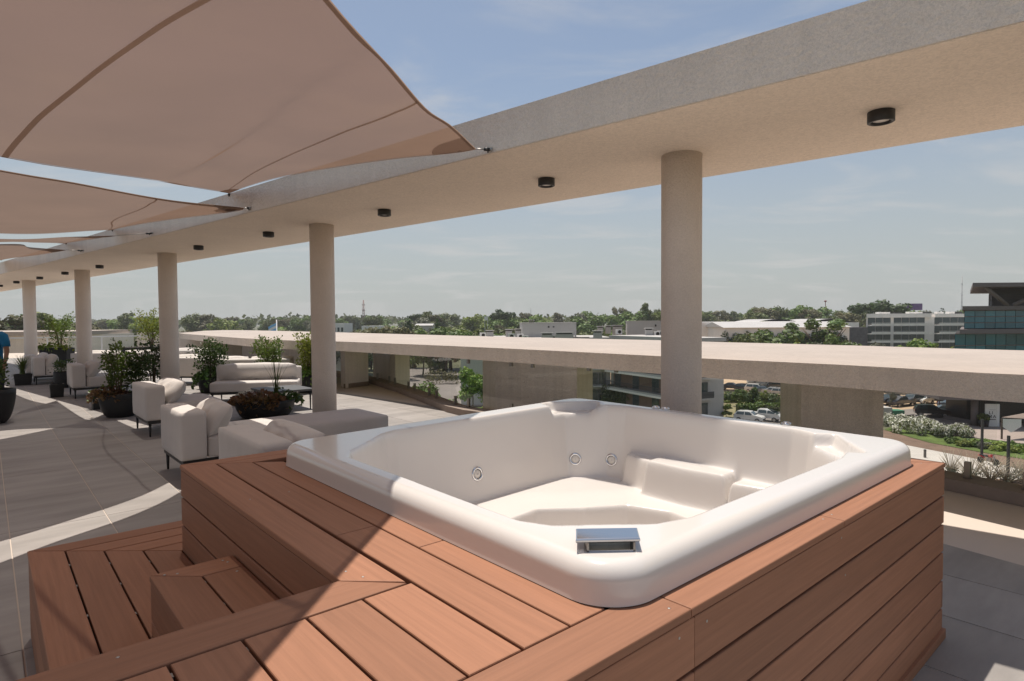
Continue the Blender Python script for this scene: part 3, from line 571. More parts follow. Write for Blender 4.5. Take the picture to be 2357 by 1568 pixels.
def soft(name, m, parent, *a, **k):
    vs, fs = rbox(*a, **k); bm = bmesh.new(); bv = [bm.verts.new(v) for v in vs]
    for f in fs:
        try: bm.faces.new([bv[i] for i in f])
        except ValueError: pass
    bmesh.ops.remove_doubles(bm, verts=bm.verts, dist=.0008); bmesh.ops.recalc_face_normals(bm, faces=bm.faces); me = bpy.data.meshes.new(name); bm.to_mesh(me); bm.free()
    me.polygons.foreach_set('use_smooth', [True]*len(me.polygons)); me.materials.append(m); return link(name, me, parent)
def pillow_mesh(L, Hh, Tk, seed, m):
    n = 22; k = 14; rs = np.random.default_rng(seed); V = []; fs = []
    for side in (1, -1):
        for i in range(n):
            for j in range(k):
                x = -1+2*i/(n-1); y = -1+2*j/(k-1); e = max(0, 1-abs(x)**4)**.5*max(0, 1-abs(y)**3)**.55
                pin = 1-.05*(y*y); wob = .012*math.sin(9*x+seed)*math.sin(5*y+seed*2)+.010*math.sin(17*x*(1+.3*y)+seed*3)*(abs(x) > .45)
                V.append((x*L/2*(pin if abs(x) > .6 else 1), side*(Tk/2*e+.004+wob*e), y*Hh/2*(1-.06*x*x)))
    for s_ in range(2):
        b = s_*n*k
        for i in range(n-1):
            for j in range(k-1):
                q = (b+i*k+j, b+(i+1)*k+j, b+(i+1)*k+j+1, b+i*k+j+1); fs.append(q if s_ else q[::-1])
    ed = [(i, 0) for i in range(n)]+[(n-1, j) for j in range(1, k)]+[(i, k-1) for i in range(n-2, -1, -1)]+[(0, j) for j in range(k-2, 0, -1)]
    for t in range(len(ed)):
        a = ed[t]; b_ = ed[(t+1) % len(ed)]; A_ = a[0]*k+a[1]; B_ = b_[0]*k+b_[1]; fs.append((A_, B_, n*k+B_, n*k+A_))
    return MB().add(V, fs, True).mesh('pillow', m)
def sofa(label, u0, u1, v0, dv=1.0, bt=.26, m='fabric', pil=1, zseat=.48, pl=None, pt=.24, ph=.42, back=True, group='sofas on the terrace', name='sofa', loc=None, rz=RZ, ztop=.745):
    xy = UV(u0, v0) if loc is None else loc; r = thing(name, label, 'sofa', (*xy, 0), rz, group); L = u1-u0; mm = MT[m]
    MB().box(.03, L-.03, .03, .065, .19, .235).box(.03, L-.03, dv-.065, dv-.03, .19, .235).box(.03, .065, .065, dv-.065, .19, .235).box(L-.065, L-.03, .065, dv-.065, .19, .235).build('frame', MT['black'], r)
    for x in (.06, L-.06):
        for y in (.06, dv-.06): MB().lathe([(.012, .001), (.02, .19)], 8, x, y).build('leg', MT['black'], r)
    if back:
        b = soft('backrest', mm, r, .0, L, 0, bt, .236, ztop, .03, puff=.005, n=11, wr=.0015)
        pp = MB(); c_ = .016
        for x_ in (.018, L-.018): pp.tube([(x_, c_, .25), (x_, c_, ztop-c_), (x_, bt-c_, ztop-c_), (x_, bt-c_, .25)], .0045, 5)
        pp.build('piping', mm, b)
        MB().box(L-.0, L+.003, bt*.45, bt*.45+.022, .54, .60).build('label_tab', MT['black'], b)
    soft('seat', mm, r, .012, L-.012, (bt+.008) if back else 0., dv, .237, zseat, .035, puff=.008, n=11, wr=.001)
    for k in range(pil):
        pw = pl or (L*.96/pil); me = pillow_mesh(pw, ph, pt, k+int(abs(u0)*7) % 11, mm); o = link('back_pillow', me, r); o.location = (L*(k+.5)/pil, bt+pt*.42+.05, zseat+ph*.34); o.rotation_euler = (math.radians(-38), 0, math.radians(random.uniform(-3, 3)))
    return r
sofa('nearest grey lounge sofa, its low back just behind the deck corner', -2.23, -1.09, .78, 1.9, zseat=.46)
sofa('grey chaise sofa with a bright sun stripe over its back, second from the tub', -4.27, -3.32, .72, 2.42, zseat=.47)
sofa('grey lounge sofa behind the striped one, beside the big round pot', -7.62, -6.52, .97, 1.05)
sofa('grey two-pillow sofa behind the big round pot, left of the fourth column', -14.0, -12.86, .66, 1.1, pil=2)
sofa('far grey sofa in front of the fifth column, nearer of the pair', -18.5, -17.42, .21, 1.5, pil=2)
sofa('farthest grey sofa, half hidden behind another in front of the fifth column', -20.0, -18.9, .1, 1.5, pil=1)
sofa('small armless grey settee facing the camera, one long pillow half in sun', 0, 1.72, 0, .95, bt=.22, pil=1, zseat=.44, ph=.46, pt=.30, loc=(-4.75, 13.55), rz=math.pi+math.atan2(.42, 1.65), name='settee', ztop=.70)
sofa('white low sofa seen from behind, between the third and fourth columns', 0, 2.6, 0, 1.0, m='fabric_w', pil=2, loc=(-13.9, 18.9), rz=math.atan2(.1, 1.), name='sofa')
sofa('white low sofa seen from behind, just right of the third column', 0, 1.7, 0, 1.0, m='fabric_w', pil=1, loc=(-9.6, 16.2), rz=math.atan2(-.1, 1.))
sofa('white low sofa seen from behind, behind the settee and its shrubs', 0, 2.3, 0, 1.0, m='fabric_w', pil=2, loc=(-7.95, 15.1), rz=math.atan2(.08, 1.))
sofa('white low sofa deepest in the row, at the foot of the glass rail', 0, 2.2, 0, 1.0, m='fabric_w', pil=1, loc=(-12.2, 20.4), rz=.05)
ct = thing('coffee_table', 'low dark slatless coffee table left of the second column', 'table', (*UV(-8.6, 3.1), 0), RZ)
MB().box(0, .95, 0, .88, .36, .40, .006).build('table_top', mat('table_top', (.10, .10, .10), .5), ct)
for x, y in ((.06, .06), (.89, .06), (.06, .82), (.89, .82)): MB().lathe([(.012, .001), (.02, .36)], 8, x, y).build('leg', MT['black'], ct)
# ================================================================ POTS AND PLANTS
def leaves(P, D, size, asp, m, name, parent, seed=0, cup=.25):   # points, directions
    rs = np.random.default_rng(seed); n = len(P); s = size*rs.uniform(.6, 1.25, n); d = D/np.linalg.norm(D, axis=1)[:, None]; r = rs.normal(size=(n, 3)); sd_ = np.cross(d, r); sd_ /= np.linalg.norm(sd_, axis=1)[:, None]
    nr_ = np.cross(sd_, d); a = P; tip = P+d*s[:, None]; mid = P+d*s[:, None]*.5; L_ = mid+sd_*s[:, None]*asp+nr_*s[:, None]*cup*.3; R_ = mid-sd_*s[:, None]*asp+nr_*s[:, None]*cup*.3
    V = np.stack([a, L_, tip, R_], 1).reshape(-1, 3); F = np.arange(4*n).reshape(n, 4); return link(name, np_mesh(name, V, F, m), parent)
def shrub(label, loc, h, r, nst=7, nl=900, ls=.055, m='leaf', seed=0, zb=0., cat='shrub', group='potted shrubs', lean=(0, 0), name='shrub', low=.2, spread=.9):
    rs = np.random.default_rng(seed); t = thing(name, label, cat, (loc[0], loc[1], zb), 0, group); st_ = MB(); P = []; D = []; nl = int(nl*1.25); ls *= 1.05
    for k in range(nst):
        a = 2*math.pi*k/nst+rs.uniform(-.4, .4); hh = h*rs.uniform(.68, 1.); rr = r*rs.uniform(.35, 1.)*spread
        e = np.array([rr*math.cos(a)+lean[0], rr*math.sin(a)+lean[1], hh]); c = np.array([e[0]*.30, e[1]*.30, hh*.5])
        q = crv([(.04*math.cos(a), .04*math.sin(a), 0), c, e], 10); st_.tube(q, np.linspace(.011, .003, 10)*max(h, .5), 5)
        m_ = max(1, nl//nst)
        for i in range(m_):
            f = low+(1-low)*rs.uniform(0, 1)**.75; x = f*9; b = q[min(int(x), 8)]+(q[min(int(x)+1, 9)]-q[min(int(x), 8)])*(x-int(x)); sp_ = r*.30*(1.15-f)+.02
            o = rs.normal(size=3)*sp_*np.array([1, 1, .6]); P.append(b+o); D.append(o/(np.linalg.norm(o)+1e-6)+np.array([0, 0, .5])+rs.normal(size=3)*.5)
    st_.build('stems', MT['stem'], t); leaves(np.array(P), np.array(D), ls, .34, MT[m], 'foliage', t, seed); return t
def round_pot(label, loc, r, h, base=.68, name='plant_pot', bulge=.04):
    t = thing(name, label, 'pot', (*loc, 0), 0, 'dark plant pots'); pr = []
    for k in range(9): f = k/8; pr.append((r*(base+(1-base)*f**.55)+bulge*math.sin(math.pi*f)*.4, .001+f*h))
    MB().lathe(pr+[(r*.93, h), (r*.92, h-.05)], 32, cap=False).lathe([(pr[0][0], .001), (.001, .0012)], 32, cap=False).build('vessel', MT['pot'], t)
    MB().lathe([(r*.925, h-.045), (.001, h-.03)], 24, cap=False).build('soil', MT['soil'], t); return t
def square_pot(label, loc, s, h, rz=RZ, empty=False):
    t = thing('square_pot', label, 'pot', (*loc, 0), rz, 'dark plant pots'); a = s/2; b = a*.86
    V = [(-b, -b, .001), (b, -b, .001), (b, b, .001), (-b, b, .001), (-a, -a, h), (a, -a, h), (a, a, h), (-a, a, h)]; i_ = a-.022; V += [(-i_, -i_, h), (i_, -i_, h), (i_, i_, h), (-i_, i_, h), (-b+.03, -b+.03, .08), (b-.03, -b+.03, .08), (b-.03, b-.03, .08), (-b+.03, b-.03, .08)]
    F_ = [(0, 3, 2, 1)]
    for k in range(4): j = (k+1) % 4; F_ += [(k, j, 4+j, 4+k), (4+k, 4+j, 8+j, 8+k), (8+k, 8+j, 12+j, 12+k)]
    MB().add(V, F_+[(12, 13, 14, 15)]).build('vessel', MT['pot'], t)
    if not empty: MB().box(-i_, i_, -i_, i_, h-.05, h-.03).build('soil', MT['soil'], t)
    return t
def groundcover(label, loc, r, zb, n=420, ls=.07, m='leaf_r', seed=0, hh=.16, name='trailing_plant', ell=(1, 1), drop=.12):
    rs = np.random.default_rng(seed); t = thing(name, label, 'plant', (loc[0], loc[1], zb), 0, 'low plants in the pots'); a = rs.uniform(0, 6.283, n); q = np.sqrt(rs.uniform(0, 1, n))*1.18
    P = np.column_stack([q*r*np.cos(a)*ell[0], q*r*np.sin(a)*ell[1], hh*rs.uniform(.1, 1, n)*(1.1-q*.8)-drop*np.clip(q-.98, 0, 1)*8*rs.uniform(.2, 1, n)]); D = np.column_stack([np.cos(a), np.sin(a), rs.uniform(-.3, 1., n)])+rs.normal(size=(n, 3))*.4
    leaves(P, D, ls, .42, MT[m], 'foliage', t, seed); return t
def reeds(label, loc, zb, h, n=16, seed=0, sp_=.25, m='reed', name='reed_plant', w_=.012):
    rs = np.random.default_rng(seed); t = thing(name, label, 'plant', (loc[0], loc[1], zb), 0, 'low plants in the pots'); b = MB()
    for k in range(n):
        a = rs.uniform(0, 6.28); e = np.array([math.cos(a), math.sin(a)])*sp_*rs.uniform(.3, 1); hh = h*rs.uniform(.5, 1); q = crv([(rs.normal()*.03, rs.normal()*.03, 0), (e[0]*.3, e[1]*.3, hh*.55), (e[0], e[1], hh)], 8); sdv = np.array([-math.sin(a), math.cos(a), 0]); ww = np.linspace(w_, .002, 8)[:, None]
        b.strip((q-sdv*ww).tolist(), (q+sdv*ww).tolist())
    b.build('blades', MT[m], t); return t
BP = (-7.05, 10.78); round_pot('big round black pot with tall shrubs, left of the striped sofas', BP, .335, .42, .62)
shrub('tall glossy shrub in the big round pot, its left stems', (BP[0]-.02, BP[1]), 1.0, .30, 6, 900, .055, 'leaf', 3, .38)
shrub('dark shrub in the big round pot, its right stems', (BP[0]+.22, BP[1]+.12), .78, .26, 6, 750, .05, 'leaf_d', 4, .38)
groundcover('reddish trailing plant spilling over the front of the big round pot', (BP[0]-.12, BP[1]-.12), .26, .40, 260, .075, 'leaf_r', 5); reeds('spiky reed on the left of the big round pot', (BP[0]-.16, BP[1]), .38, .62, 18, 6, .28, w_=.014)
shrub('dark open shrub in front of the third column', (-7.9, 13.2), 1.05, .42, 8, 800, .055, 'leaf_d', 8, .25); round_pot('black pot hidden below the dark open shrub by the third column', (-7.9, 13.2), .24, .34)
square_pot('empty square black pot on the floor near the left edge', (-10.42, 13.72), .27, .30, empty=True)
square_pot('square black pot touching the big round pot', (-8.1, 11.78), .29, .33); groundcover('small leafy plant in the square pot beside the big round pot', (-8.1, 11.78), .15, .31, 110, .06, 'leaf', 9, .1)
square_pot('square black pot with grass in front of the far pair of sofas', (-13.45, 16.5), .40, .30); reeds('bushy green grass in the far square pot', (-13.45, 16.5), .28, .55, 120, 10, .32)
round_pot('tall black pot left of the two-pillow sofa', (-11.75, 15.7), .20, .42, .8); shrub('leafy plant in the tall black pot left of the two-pillow sofa', (-11.75, 15.7), .36, .24, 6, 420, .05, 'leaf_d', 11, .40, low=.1)
round_pot('tall black pot at the left edge, in front of the person', (-8.83, 10.06), .40, .57, .62); shrub('dense dark shrub in the pot at the left edge', (-8.83, 10.06), .62, .42, 9, 1100, .055, 'leaf_d', 12, .5)
BW_ = (-4.38, 10.62); round_pot('wide low black bowl pot left of the second column', BW_, .50, .31, .72)
groundcover('reddish leafy ground cover filling the wide bowl pot', (BW_[0]-.06, BW_[1]-.1), .42, .29, 560, .085, 'leaf_r', 13, .2); groundcover('dark leafy clump on the right of the wide bowl pot', (BW_[0]+.3, BW_[1]+.1), .26, .30, 260, .08, 'leaf_d', 14, .18)
reeds('tall thin reeds rising from the wide bowl pot', (BW_[0]+.16, BW_[1]+.1), .28, .98, 15, 15, .34, w_=.009); groundcover('white flowering plant at the left of the wide bowl pot', (BW_[0]-.42, BW_[1]+.2), .16, .33, 150, .05, 'flower', 16, .14)
round_pot('black pot left of the settee', (-7.25, 14.45), .27, .36, .85); shrub('dark bushy shrub in the pot left of the settee', (-7.25, 14.45), 1.0, .50, 10, 1500, .055, 'leaf_d', 17, .33)
groundcover('dark trailing plant hanging from the pot left of the settee', (-7.2, 14.4), .33, .36, 420, .09, 'leaf_d', 18, .25, drop=.2)
round_pot('black pot hidden behind the settee', (-5.95, 14.75), .26, .36, .85); shrub('sunlit round-topped shrub behind the settee', (-5.95, 14.75), .98, .46, 10, 1400, .055, 'leaf', 19, .34)
round_pot('black pot right of the settee, half behind the second column', (-4.85, 14.35), .30, .42, .85); shrub('yellow-green shrub right of the settee, beside the second column', (-4.85, 14.35), 1.05, .36, 9, 1300, .055, 'leaf_y', 20, .38); groundcover('leafy trailing plant over the pot right of the settee', (-4.98, 14.25), .36, .42, 420, .085, 'leaf', 21, .2, drop=.22)
def planter(label, loc, w_, d_, h_, rz): t = thing('planter_box', label, 'planter', (*loc, 0), rz, 'dark planter boxes'); MB().box(-w_/2, w_/2, -d_/2, d_/2, .001, h_, .01).build('box', MT['pot'], t); MB().box(-w_/2+.03, w_/2-.03, -d_/2+.03, d_/2-.03, h_-.001, h_+.004).build('soil', MT['soil'], t); return t
planter('black planter box left of the fourth column', (-17.1, 22.6), .95, .5, .77, .1); shrub('tall loose shrub in the planter box left of the fourth column', (-17.0, 22.6), 1.35, .75, 11, 1100, .07, 'leaf', 22, .75); groundcover('dry grassy tufts in the planter box left of the fourth column', (-17.2, 22.5), .55, .76, 300, .1, 'leaf_y', 23, .2)
planter('black planter box at the left, behind the fifth column', (-20.6, 22.8), 1.1, .5, .77, .1); shrub('tall dark conifer-like shrub at the left edge', (-20.6, 22.8), 1.6, .55, 10, 1500, .07, 'leaf_d', 24, .75)
planter('black planter box by the rail, right of the fourth column', (-16.4, 26.5), 1.6, .5, .62, .1); shrub('tall yellow-green shrub by the rail, right of the fourth column', (-15.9, 26.5), 1.75, .95, 12, 1300, .08, 'leaf_y', 25, .6)
# glass rail, parapet wall and far slab at the left end
gr = thing('glass_railing', 'white framed glass railing at the far left end', 'railing', (-22.3, 25.6, 0), math.atan2(3.2, 4.4))
MB().box(0, 6.0, -.03, .03, 1.04, 1.10).build('top_rail', MT['white'], gr)
for x in (0, 2., 4., 5.95): MB().box(x-.03, x+.03, -.025, .025, .001, 1.039).build('post', MT['white'], gr)
for x in (0.04, 2.04, 4.04): MB().box(x, x+1.9, -.005, .005, .08, 1.03).build('pane', MT['glass'], gr)
pw = MB().prism([(-18.2, 29.2), (-13.2, 30.2), (-13.3, 30.6), (-18.3, 29.6)], .001, 1.22, .0).build('parapet_wall', MT['stucco']); tag(pw, 'plain beige parapet wall at the end of the glass railing', 'wall')
fs_ = MB().prism([(-42, 36), (-27.5, 37.5), (-29, 46), (-44, 45)], .95, 1.2).build('far_roof_slab', MT['slabtop']); tag(fs_, 'pale flat roof slab beyond the far left railing', 'roof slab')
fw = MB().prism([(-41.5, 36.3), (-27.9, 37.8), (-28.6, 45.5), (-43, 44.5)], -12.95, .949).build('far_wing', MT['stucco']); tag(fw, 'pale building wing under the far left roof slab', 'building')
# ================================================================ PERSON at the left edge
def loft(rings, n=18): return MB().grid([[(cx+a*math.cos(2*math.pi*i/n), cy+b*math.sin(2*math.pi*i/n), z) for i in range(n)] for cx, cy, z, a, b in rings], True, True)
pr_ = thing('person', 'person in a blue T-shirt standing at the left edge, arm hanging', 'person', (-9.93, 11.5, 0))
def skinned(name, J, E, m, parent):
    me = bpy.data.meshes.new(name); me.from_pydata([j[:3] for j in J], E, []); me.materials.append(m); o = link(name, me, parent); md = o.modifiers.new('skin', 'SKIN'); md.use_smooth_shade = True
    for i, j in enumerate(J): sv = me.skin_vertices[0].data[i]; sv.radius = (j[3], j[4] if len(j) > 4 else j[3]); sv.use_root = i == 0
    s_ = o.modifiers.new('sub', 'SUBSURF'); s_.levels = 1; s_.render_levels = 2; return o
skin = mat('skin', (.30, .155, .095), .6, var=.05, vscale=8.)
J = [(0, 0, .98, .13, .10), (0, -.01, 1.2, .135, .10), (0, 0, 1.42, .14, .09), (0, .01, 1.53, .055), (0, -.02, 1.62, .06), (0, -.035, 1.72, .085, .10), (0, -.035, 1.82, .06),
     (.20, 0, 1.44, .06), (.285, -.02, 1.17, .042), (.315, -.10, .95, .032), (-.20, 0, 1.44, .06), (-.29, -.05, 1.17, .042), (-.25, -.2, .98, .032),
     (.10, 0, .90, .09), (.11, -.02, .5, .06), (.11, .0, .09, .042), (.115, -.11, .045, .035), (-.10, 0, .90, .09), (-.11, -.02, .5, .06), (-.11, .0, .09, .042), (-.115, -.11, .045, .035)]
skinned('body', J, [(0, 1), (1, 2), (2, 3), (3, 4), (4, 5), (5, 6), (2, 7), (7, 8), (8, 9), (2, 10), (10, 11), (11, 12), (0, 13), (13, 14), (14, 15), (15, 16), (0, 17), (17, 18), (18, 19), (19, 20)], skin, pr_)
for sx, h0 in ((1, (.315, -.10, .95)), (-1, (-.25, -.2, .98))):
    hx, hy, hz_ = h0; Jh = [(hx, hy, hz_, .028), (hx+.004*sx, hy-.02, hz_-.06, .034, .016), (hx, hy-.03, hz_-.10, .03, .014)]; Eh = [(0, 1), (1, 2)]
    for f, (ox, ln) in enumerate(((-.026, .062), (-.009, .075), (.009, .07), (.025, .055))):
        b = len(Jh); Jh += [(hx+ox, hy-.036, hz_-.125, .0085), (hx+ox, hy-.05, hz_-.125-ln*.5, .008), (hx+ox, hy-.075, hz_-.125-ln*.85, .007)]; Eh += [(2, b), (b, b+1), (b+1, b+2)]
    b = len(Jh); Jh += [(hx-.035*sx, hy-.05, hz_-.07, .0095), (hx-.045*sx, hy-.075, hz_-.11, .008)]; Eh += [(1, b), (b, b+1)]; skinned('hand', Jh, Eh, skin, pr_)
blue = mat('tshirt_blue', (.012, .16, .34), .9, var=.08, vscale=10.)
loft([(0, 0, .93, .165, .125), (0, -.005, 1.02, .168, .13), (0, -.01, 1.18, .17, .13), (0, -.005, 1.34, .19, .125), (0, 0, 1.44, .195, .11), (0, .0, 1.50, .12, .085), (0, .005, 1.53, .075, .065)]).build('t_shirt', blue, pr_)
for sx in (1, -1):
    MB().tube([(sx*.14, 0, 1.46), (sx*.205, 0, 1.43), (sx*.25, -.01, 1.32), (sx*.265, -.015, 1.24)], [.085, .083, .072, .07], 14).build('sleeve', blue, pr_)
    MB().tube([(sx*.085, 0, .97), (sx*.10, 0, .88), (sx*.11, -.02, .5), (sx*.112, 0, .10)], [.10, .105, .08, .07], 14).build('trouser_leg', mat('trousers', (.02, .022, .03), .9), pr_)
    MB().tube([(sx*.112, .05, .045), (sx*.113, -.05, .05), (sx*.116, -.17, .035)], [.042, .048, .032], 10).build('shoe', MT['black'], pr_)
MB().box(-.02, .06, -.1295, -.127, 1.27, 1.285).build('chest_print', MT['white'], pr_)
sph = [(0.001+.098*math.sin(math.pi*k/10), 1.75+.115*-math.cos(math.pi*k/10)) for k in range(4, 11)]
MB().lathe(sph, 18, 0, -.03, cap=False).build('hair', MT['black'], pr_)
# ================================================================ GROUND AND SURROUNDINGS
GZ = -13.
zR = Z(3300, 1450, 3840, 2117); zL = Z(2600, 1400, 3000, 2357); zk = Z(1900, 1340, 2640, 2357); zq = Z(1780, 1120, 2500, 2357); zz = Z(3260, 1020, 3840, 2357); zw = Z(1200, 1120, 1900, 2357); zm = Z(2600, 1080, 3260, 2357)
MT['ground'] = mat('ground', (.10, .10, .05), 1., var=.5, vscale=.03, bump=.5, bscale=.8, bdist=.3)
MT['dirt'] = mat('dirt_lot', (.46, .33, .21), 1., var=.14, vscale=.12, bump=.3, bscale=1.5, bdist=.05); MT['soil_g'] = mat('bare_soil', (.17, .11, .075), 1., var=.3, vscale=.5, bump=.6, bscale=3., bdist=.1)
MT['asphalt'] = mat('old_asphalt', (.20, .175, .155), .9, var=.15, vscale=.2); MT['pave'] = mat('paving', (.34, .275, .24), .85, var=.12, vscale=.35); MT['conc_road'] = mat('concrete_road', (.48, .44, .39), .9, var=.12, vscale=.4, bump=.2, bscale=2., bdist=.02)
MT['grass'] = mat('lawn', (.09, .13, .025), 1., var=.35, vscale=.6, bump=.8, bscale=9., bdist=.08); MT['drygrass'] = mat('dry_lawn', (.21, .185, .10), 1., var=.3, vscale=.3, bump=.6, bscale=6., bdist=.06)
def gpt(px, z=GZ): return at(*px, z)[:2]
def htop(base, px): d = ray(*px); t = np.hypot(*base)/np.hypot(*d[:2]); return (CAM+d*t)[2]
g = MB().add([(-6000, -2000, GZ), (6000, -2000, GZ), (6000, 9000, GZ), (-6000, 9000, GZ)], [(0, 1, 2, 3)]).build('ground', MT['ground']); tag(g, kind='structure')
def patch(name, pts, m, lvl): o = MB().add([(*p, GZ+.02*lvl) for p in pts], [tuple(range(len(pts)))]).build(name, MT[m]); tag(o, kind='structure'); return o
patch('dirt_parking', [(8, 108), (26, 98), (40, 93), (78, 93), (110, 110), (100, 190), (20, 200), (4, 150)], 'dirt', 1)
patch('street', [gpt(zL(-400, 1240)), gpt(zL(1000, 1045)), gpt(zL(1980, 930)), gpt(zR(80, 362)), gpt(zR(960, 292)), gpt(zR(1330, 268)), gpt(zR(1500, 420)), gpt(zR(940, 470)), gpt(zR(640, 460)), gpt(zR(60, 480)), gpt((1790, 1010)), gpt((1640, 1040))], 'asphalt', 2)
patch('forecourt', [gpt(zR(330, 520)), gpt(zR(640, 462)), gpt(zR(940, 472)), gpt(zR(1360, 550)), gpt(zR(1400, 420)), gpt(zR(2400, 420)), gpt(zR(2500, 900)), gpt(zR(1760, 800)), gpt(zR(1000, 720))], 'pave', 3)
patch('lawn', [gpt(zR(60, 640)), gpt(zR(330, 540)), gpt(zR(1000, 730)), gpt(zR(1760, 810)), gpt(zR(2500, 930)), gpt(zR(2400, 1120)), gpt(zR(1500, 975)), gpt(zR(720, 830))], 'grass', 4)
patch('soil_verge', [gpt(zR(-100, 620)), gpt(zR(60, 648)), gpt(zR(720, 838)), gpt(zR(1500, 985)), gpt(zR(2400, 1130)), gpt(zR(2400, 1300)), gpt(zR(1480, 1092)), gpt(zR(430, 880)), gpt(zR(-100, 760))], 'soil_g', 5)
patch('concrete_road', [gpt(zR(-100, 770)), gpt(zR(430, 884)), gpt(zR(1490, 1096)), gpt(zR(2400, 1320)), gpt(zR(2300, 1420)), gpt(zR(2000, 1390)), gpt(zR(900, 1330)), gpt(zR(-100, 1150))], 'conc_road', 6)
patch('red_soil', [gpt(zR(900, 1336)), gpt(zR(2000, 1396)), gpt(zR(2400, 1440)), gpt(zR(2400, 1800)), gpt(zR(900, 1700))], 'soil_g', 7)
patch('sloping_lawn', [gpt(zL(-300, 900)), gpt(zL(180, 690)), gpt(zL(900, 600)), gpt(zL(1300, 590)), gpt(zL(2000, 720)), gpt(zL(2000, 900)), gpt(zL(1000, 1035)), gpt(zL(-300, 1180))], 'drygrass', 8)
patch('garden_lawn', [(-30, 60), (10, 52), (16, 78), (12, 100), (-30, 104)], 'grass', 1); patch('side_street', [gpt((900, 848)), gpt((1110, 848)), gpt((1110, 935)), gpt((900, 940))], 'asphalt', 2)
# ---------------------------------------------------------------- foliage prototypes
def crown_mesh(name, seed, clumps, nl, ls, m):
    rs = np.random.default_rng(seed); Ps = []; Ns = []
    tot = sum(c[3]*c[3] for c in clumps)
    for cx, cy, cz, r, fz in clumps:
        n = int(nl*r*r/tot); d = rs.normal(size=(n, 3)); d /= np.linalg.norm(d, axis=1)[:, None]; q = r*rs.uniform(.35, 1.0, n)**.5
        p = d*q[:, None]*np.array([1, 1, fz])+np.array([cx, cy, cz]); p += rs.normal(size=(n, 3))*r*.08; Ps.append(p); Ns.append(d)
    P = np.vstack(Ps); Nn = np.vstack(Ns)+rs.normal(size=(len(P), 3))*.55+np.array([0, 0, .25]); Nn /= np.linalg.norm(Nn, axis=1)[:, None]; n = len(P)
    t = np.cross(Nn, rs.normal(size=(n, 3))); t /= np.linalg.norm(t, axis=1)[:, None]; b = np.cross(Nn, t); s = (ls*rs.uniform(.55, 1.3, n))[:, None]
    V = np.stack([P-t*s*.6, P-b*s*.45, P+t*s*.7, P+b*s*.5], 1).reshape(-1, 3); return np_mesh(name, V, np.arange(4*n).reshape(n, 4), m)
def trunk_mesh(name, h, r, seed, limbs=5, spread=.28):
    rs = np.random.default_rng(seed); b = MB(); b.tube(crv([(0, 0, -.1), (rs.normal()*.02*h, rs.normal()*.02*h, h*.4), (rs.normal()*.03*h, rs.normal()*.03*h, h*.82)], 6), np.linspace(r, r*.3, 6), 6)
    for k in range(limbs): a = rs.uniform(0, 6.28); z = h*rs.uniform(.3, .55); e = np.array([math.cos(a)*h*spread*rs.uniform(.5, 1), math.sin(a)*h*spread*rs.uniform(.5, 1), z+h*rs.uniform(.15, .35)]); b.tube([(0, 0, z), e*np.array([.45, .45, 0])+np.array([0, 0, (z+e[2])/2]), e], [r*.5, r*.35, r*.12], 5)
    return b.mesh(name, MT['bark'])
MT['bark'] = mat('bark', (.10, .075, .055), .95, bump=.5, bscale=12.)
def lm(n, c, v=.38, r=.28): MT[n] = leafmat(n, c, v, r, .25, .6, .025); return MT[n]
lm('crown_green', (.105, .165, .030)); lm('crown_olive', (.125, .150, .040)); lm('crown_dark', (.055, .085, .026)); lm('crown_brown', (.145, .135, .055)); lm('crown_lime', (.20, .25, .04)); lm('crown_bright', (.14, .215, .030)); lm('crown_grey', (.17, .175, .115))
PROTO = {}
def rndclumps(seed, n, R, z0, z1, r0, r1, fz=.8, taper=0.):
    rs = np.random.default_rng(seed); o = [(0, 0, (z0+z1)/2, r1*1.1, fz)]
    for k in range(n): f = rs.uniform(0, 1); a = rs.uniform(0, 6.28); q = R*(1-taper*f)*math.sqrt(rs.uniform(.1, 1)); o.append((q*math.cos(a), q*math.sin(a), z0+(z1-z0)*f, rs.uniform(r0, r1)*(1-.5*taper*f), fz))
    return o
def proto(key, h, clumps, m, nl, ls, seed, tr=.02, limbs=5): PROTO[key] = (h, crown_mesh(key+'_crown', seed, clumps, nl, ls, MT[m]), trunk_mesh(key+'_trunk', h, h*tr, seed, limbs))
for i, m_ in enumerate(('crown_green', 'crown_olive', 'crown_bright', 'crown_lime', 'crown_grey')): proto('round%d' % i, 10., rndclumps(30+i, 13, 3.6, 3.6, 8.6, 1.1, 2.1, .8, .35), m_, 2600, .46, 30+i)
for i, m_ in enumerate(('crown_brown', 'crown_olive')): proto('tall%d' % i, 10., rndclumps(50+i, 13, 2.5, 3.6, 9.3, .7, 1.4, .85, .2), m_, 2200, .38, 50+i, .016)
proto('conifer0', 10., [(0, 0, 1.2+.75*k, 2.0*(1-k/12.5)+.15, .7) for k in range(12)], 'crown_dark', 2200, .38, 60); proto('poplar0', 10., rndclumps(61, 16, .9, 1.2, 9.4, .6, 1.0, 1.2, .3), 'crown_green', 2600, .32, 61)
proto('umbrella0', 10., rndclumps(63, 12, 3.3, 7.4, 9.2, .8, 1.3, .6), 'crown_dark', 1100, .5, 63, .014, 7); proto('sapling0', 10., rndclumps(64, 12, 2.3, 4.2, 9., .9, 1.5, .95, .2), 'crown_green', 2200, .42, 64, .012)
proto('sapling1', 10., rndclumps(65, 14, 3.2, 2.4, 9., .9, 1.5, .7, .4), 'crown_lime', 2400, .42, 65, .012)
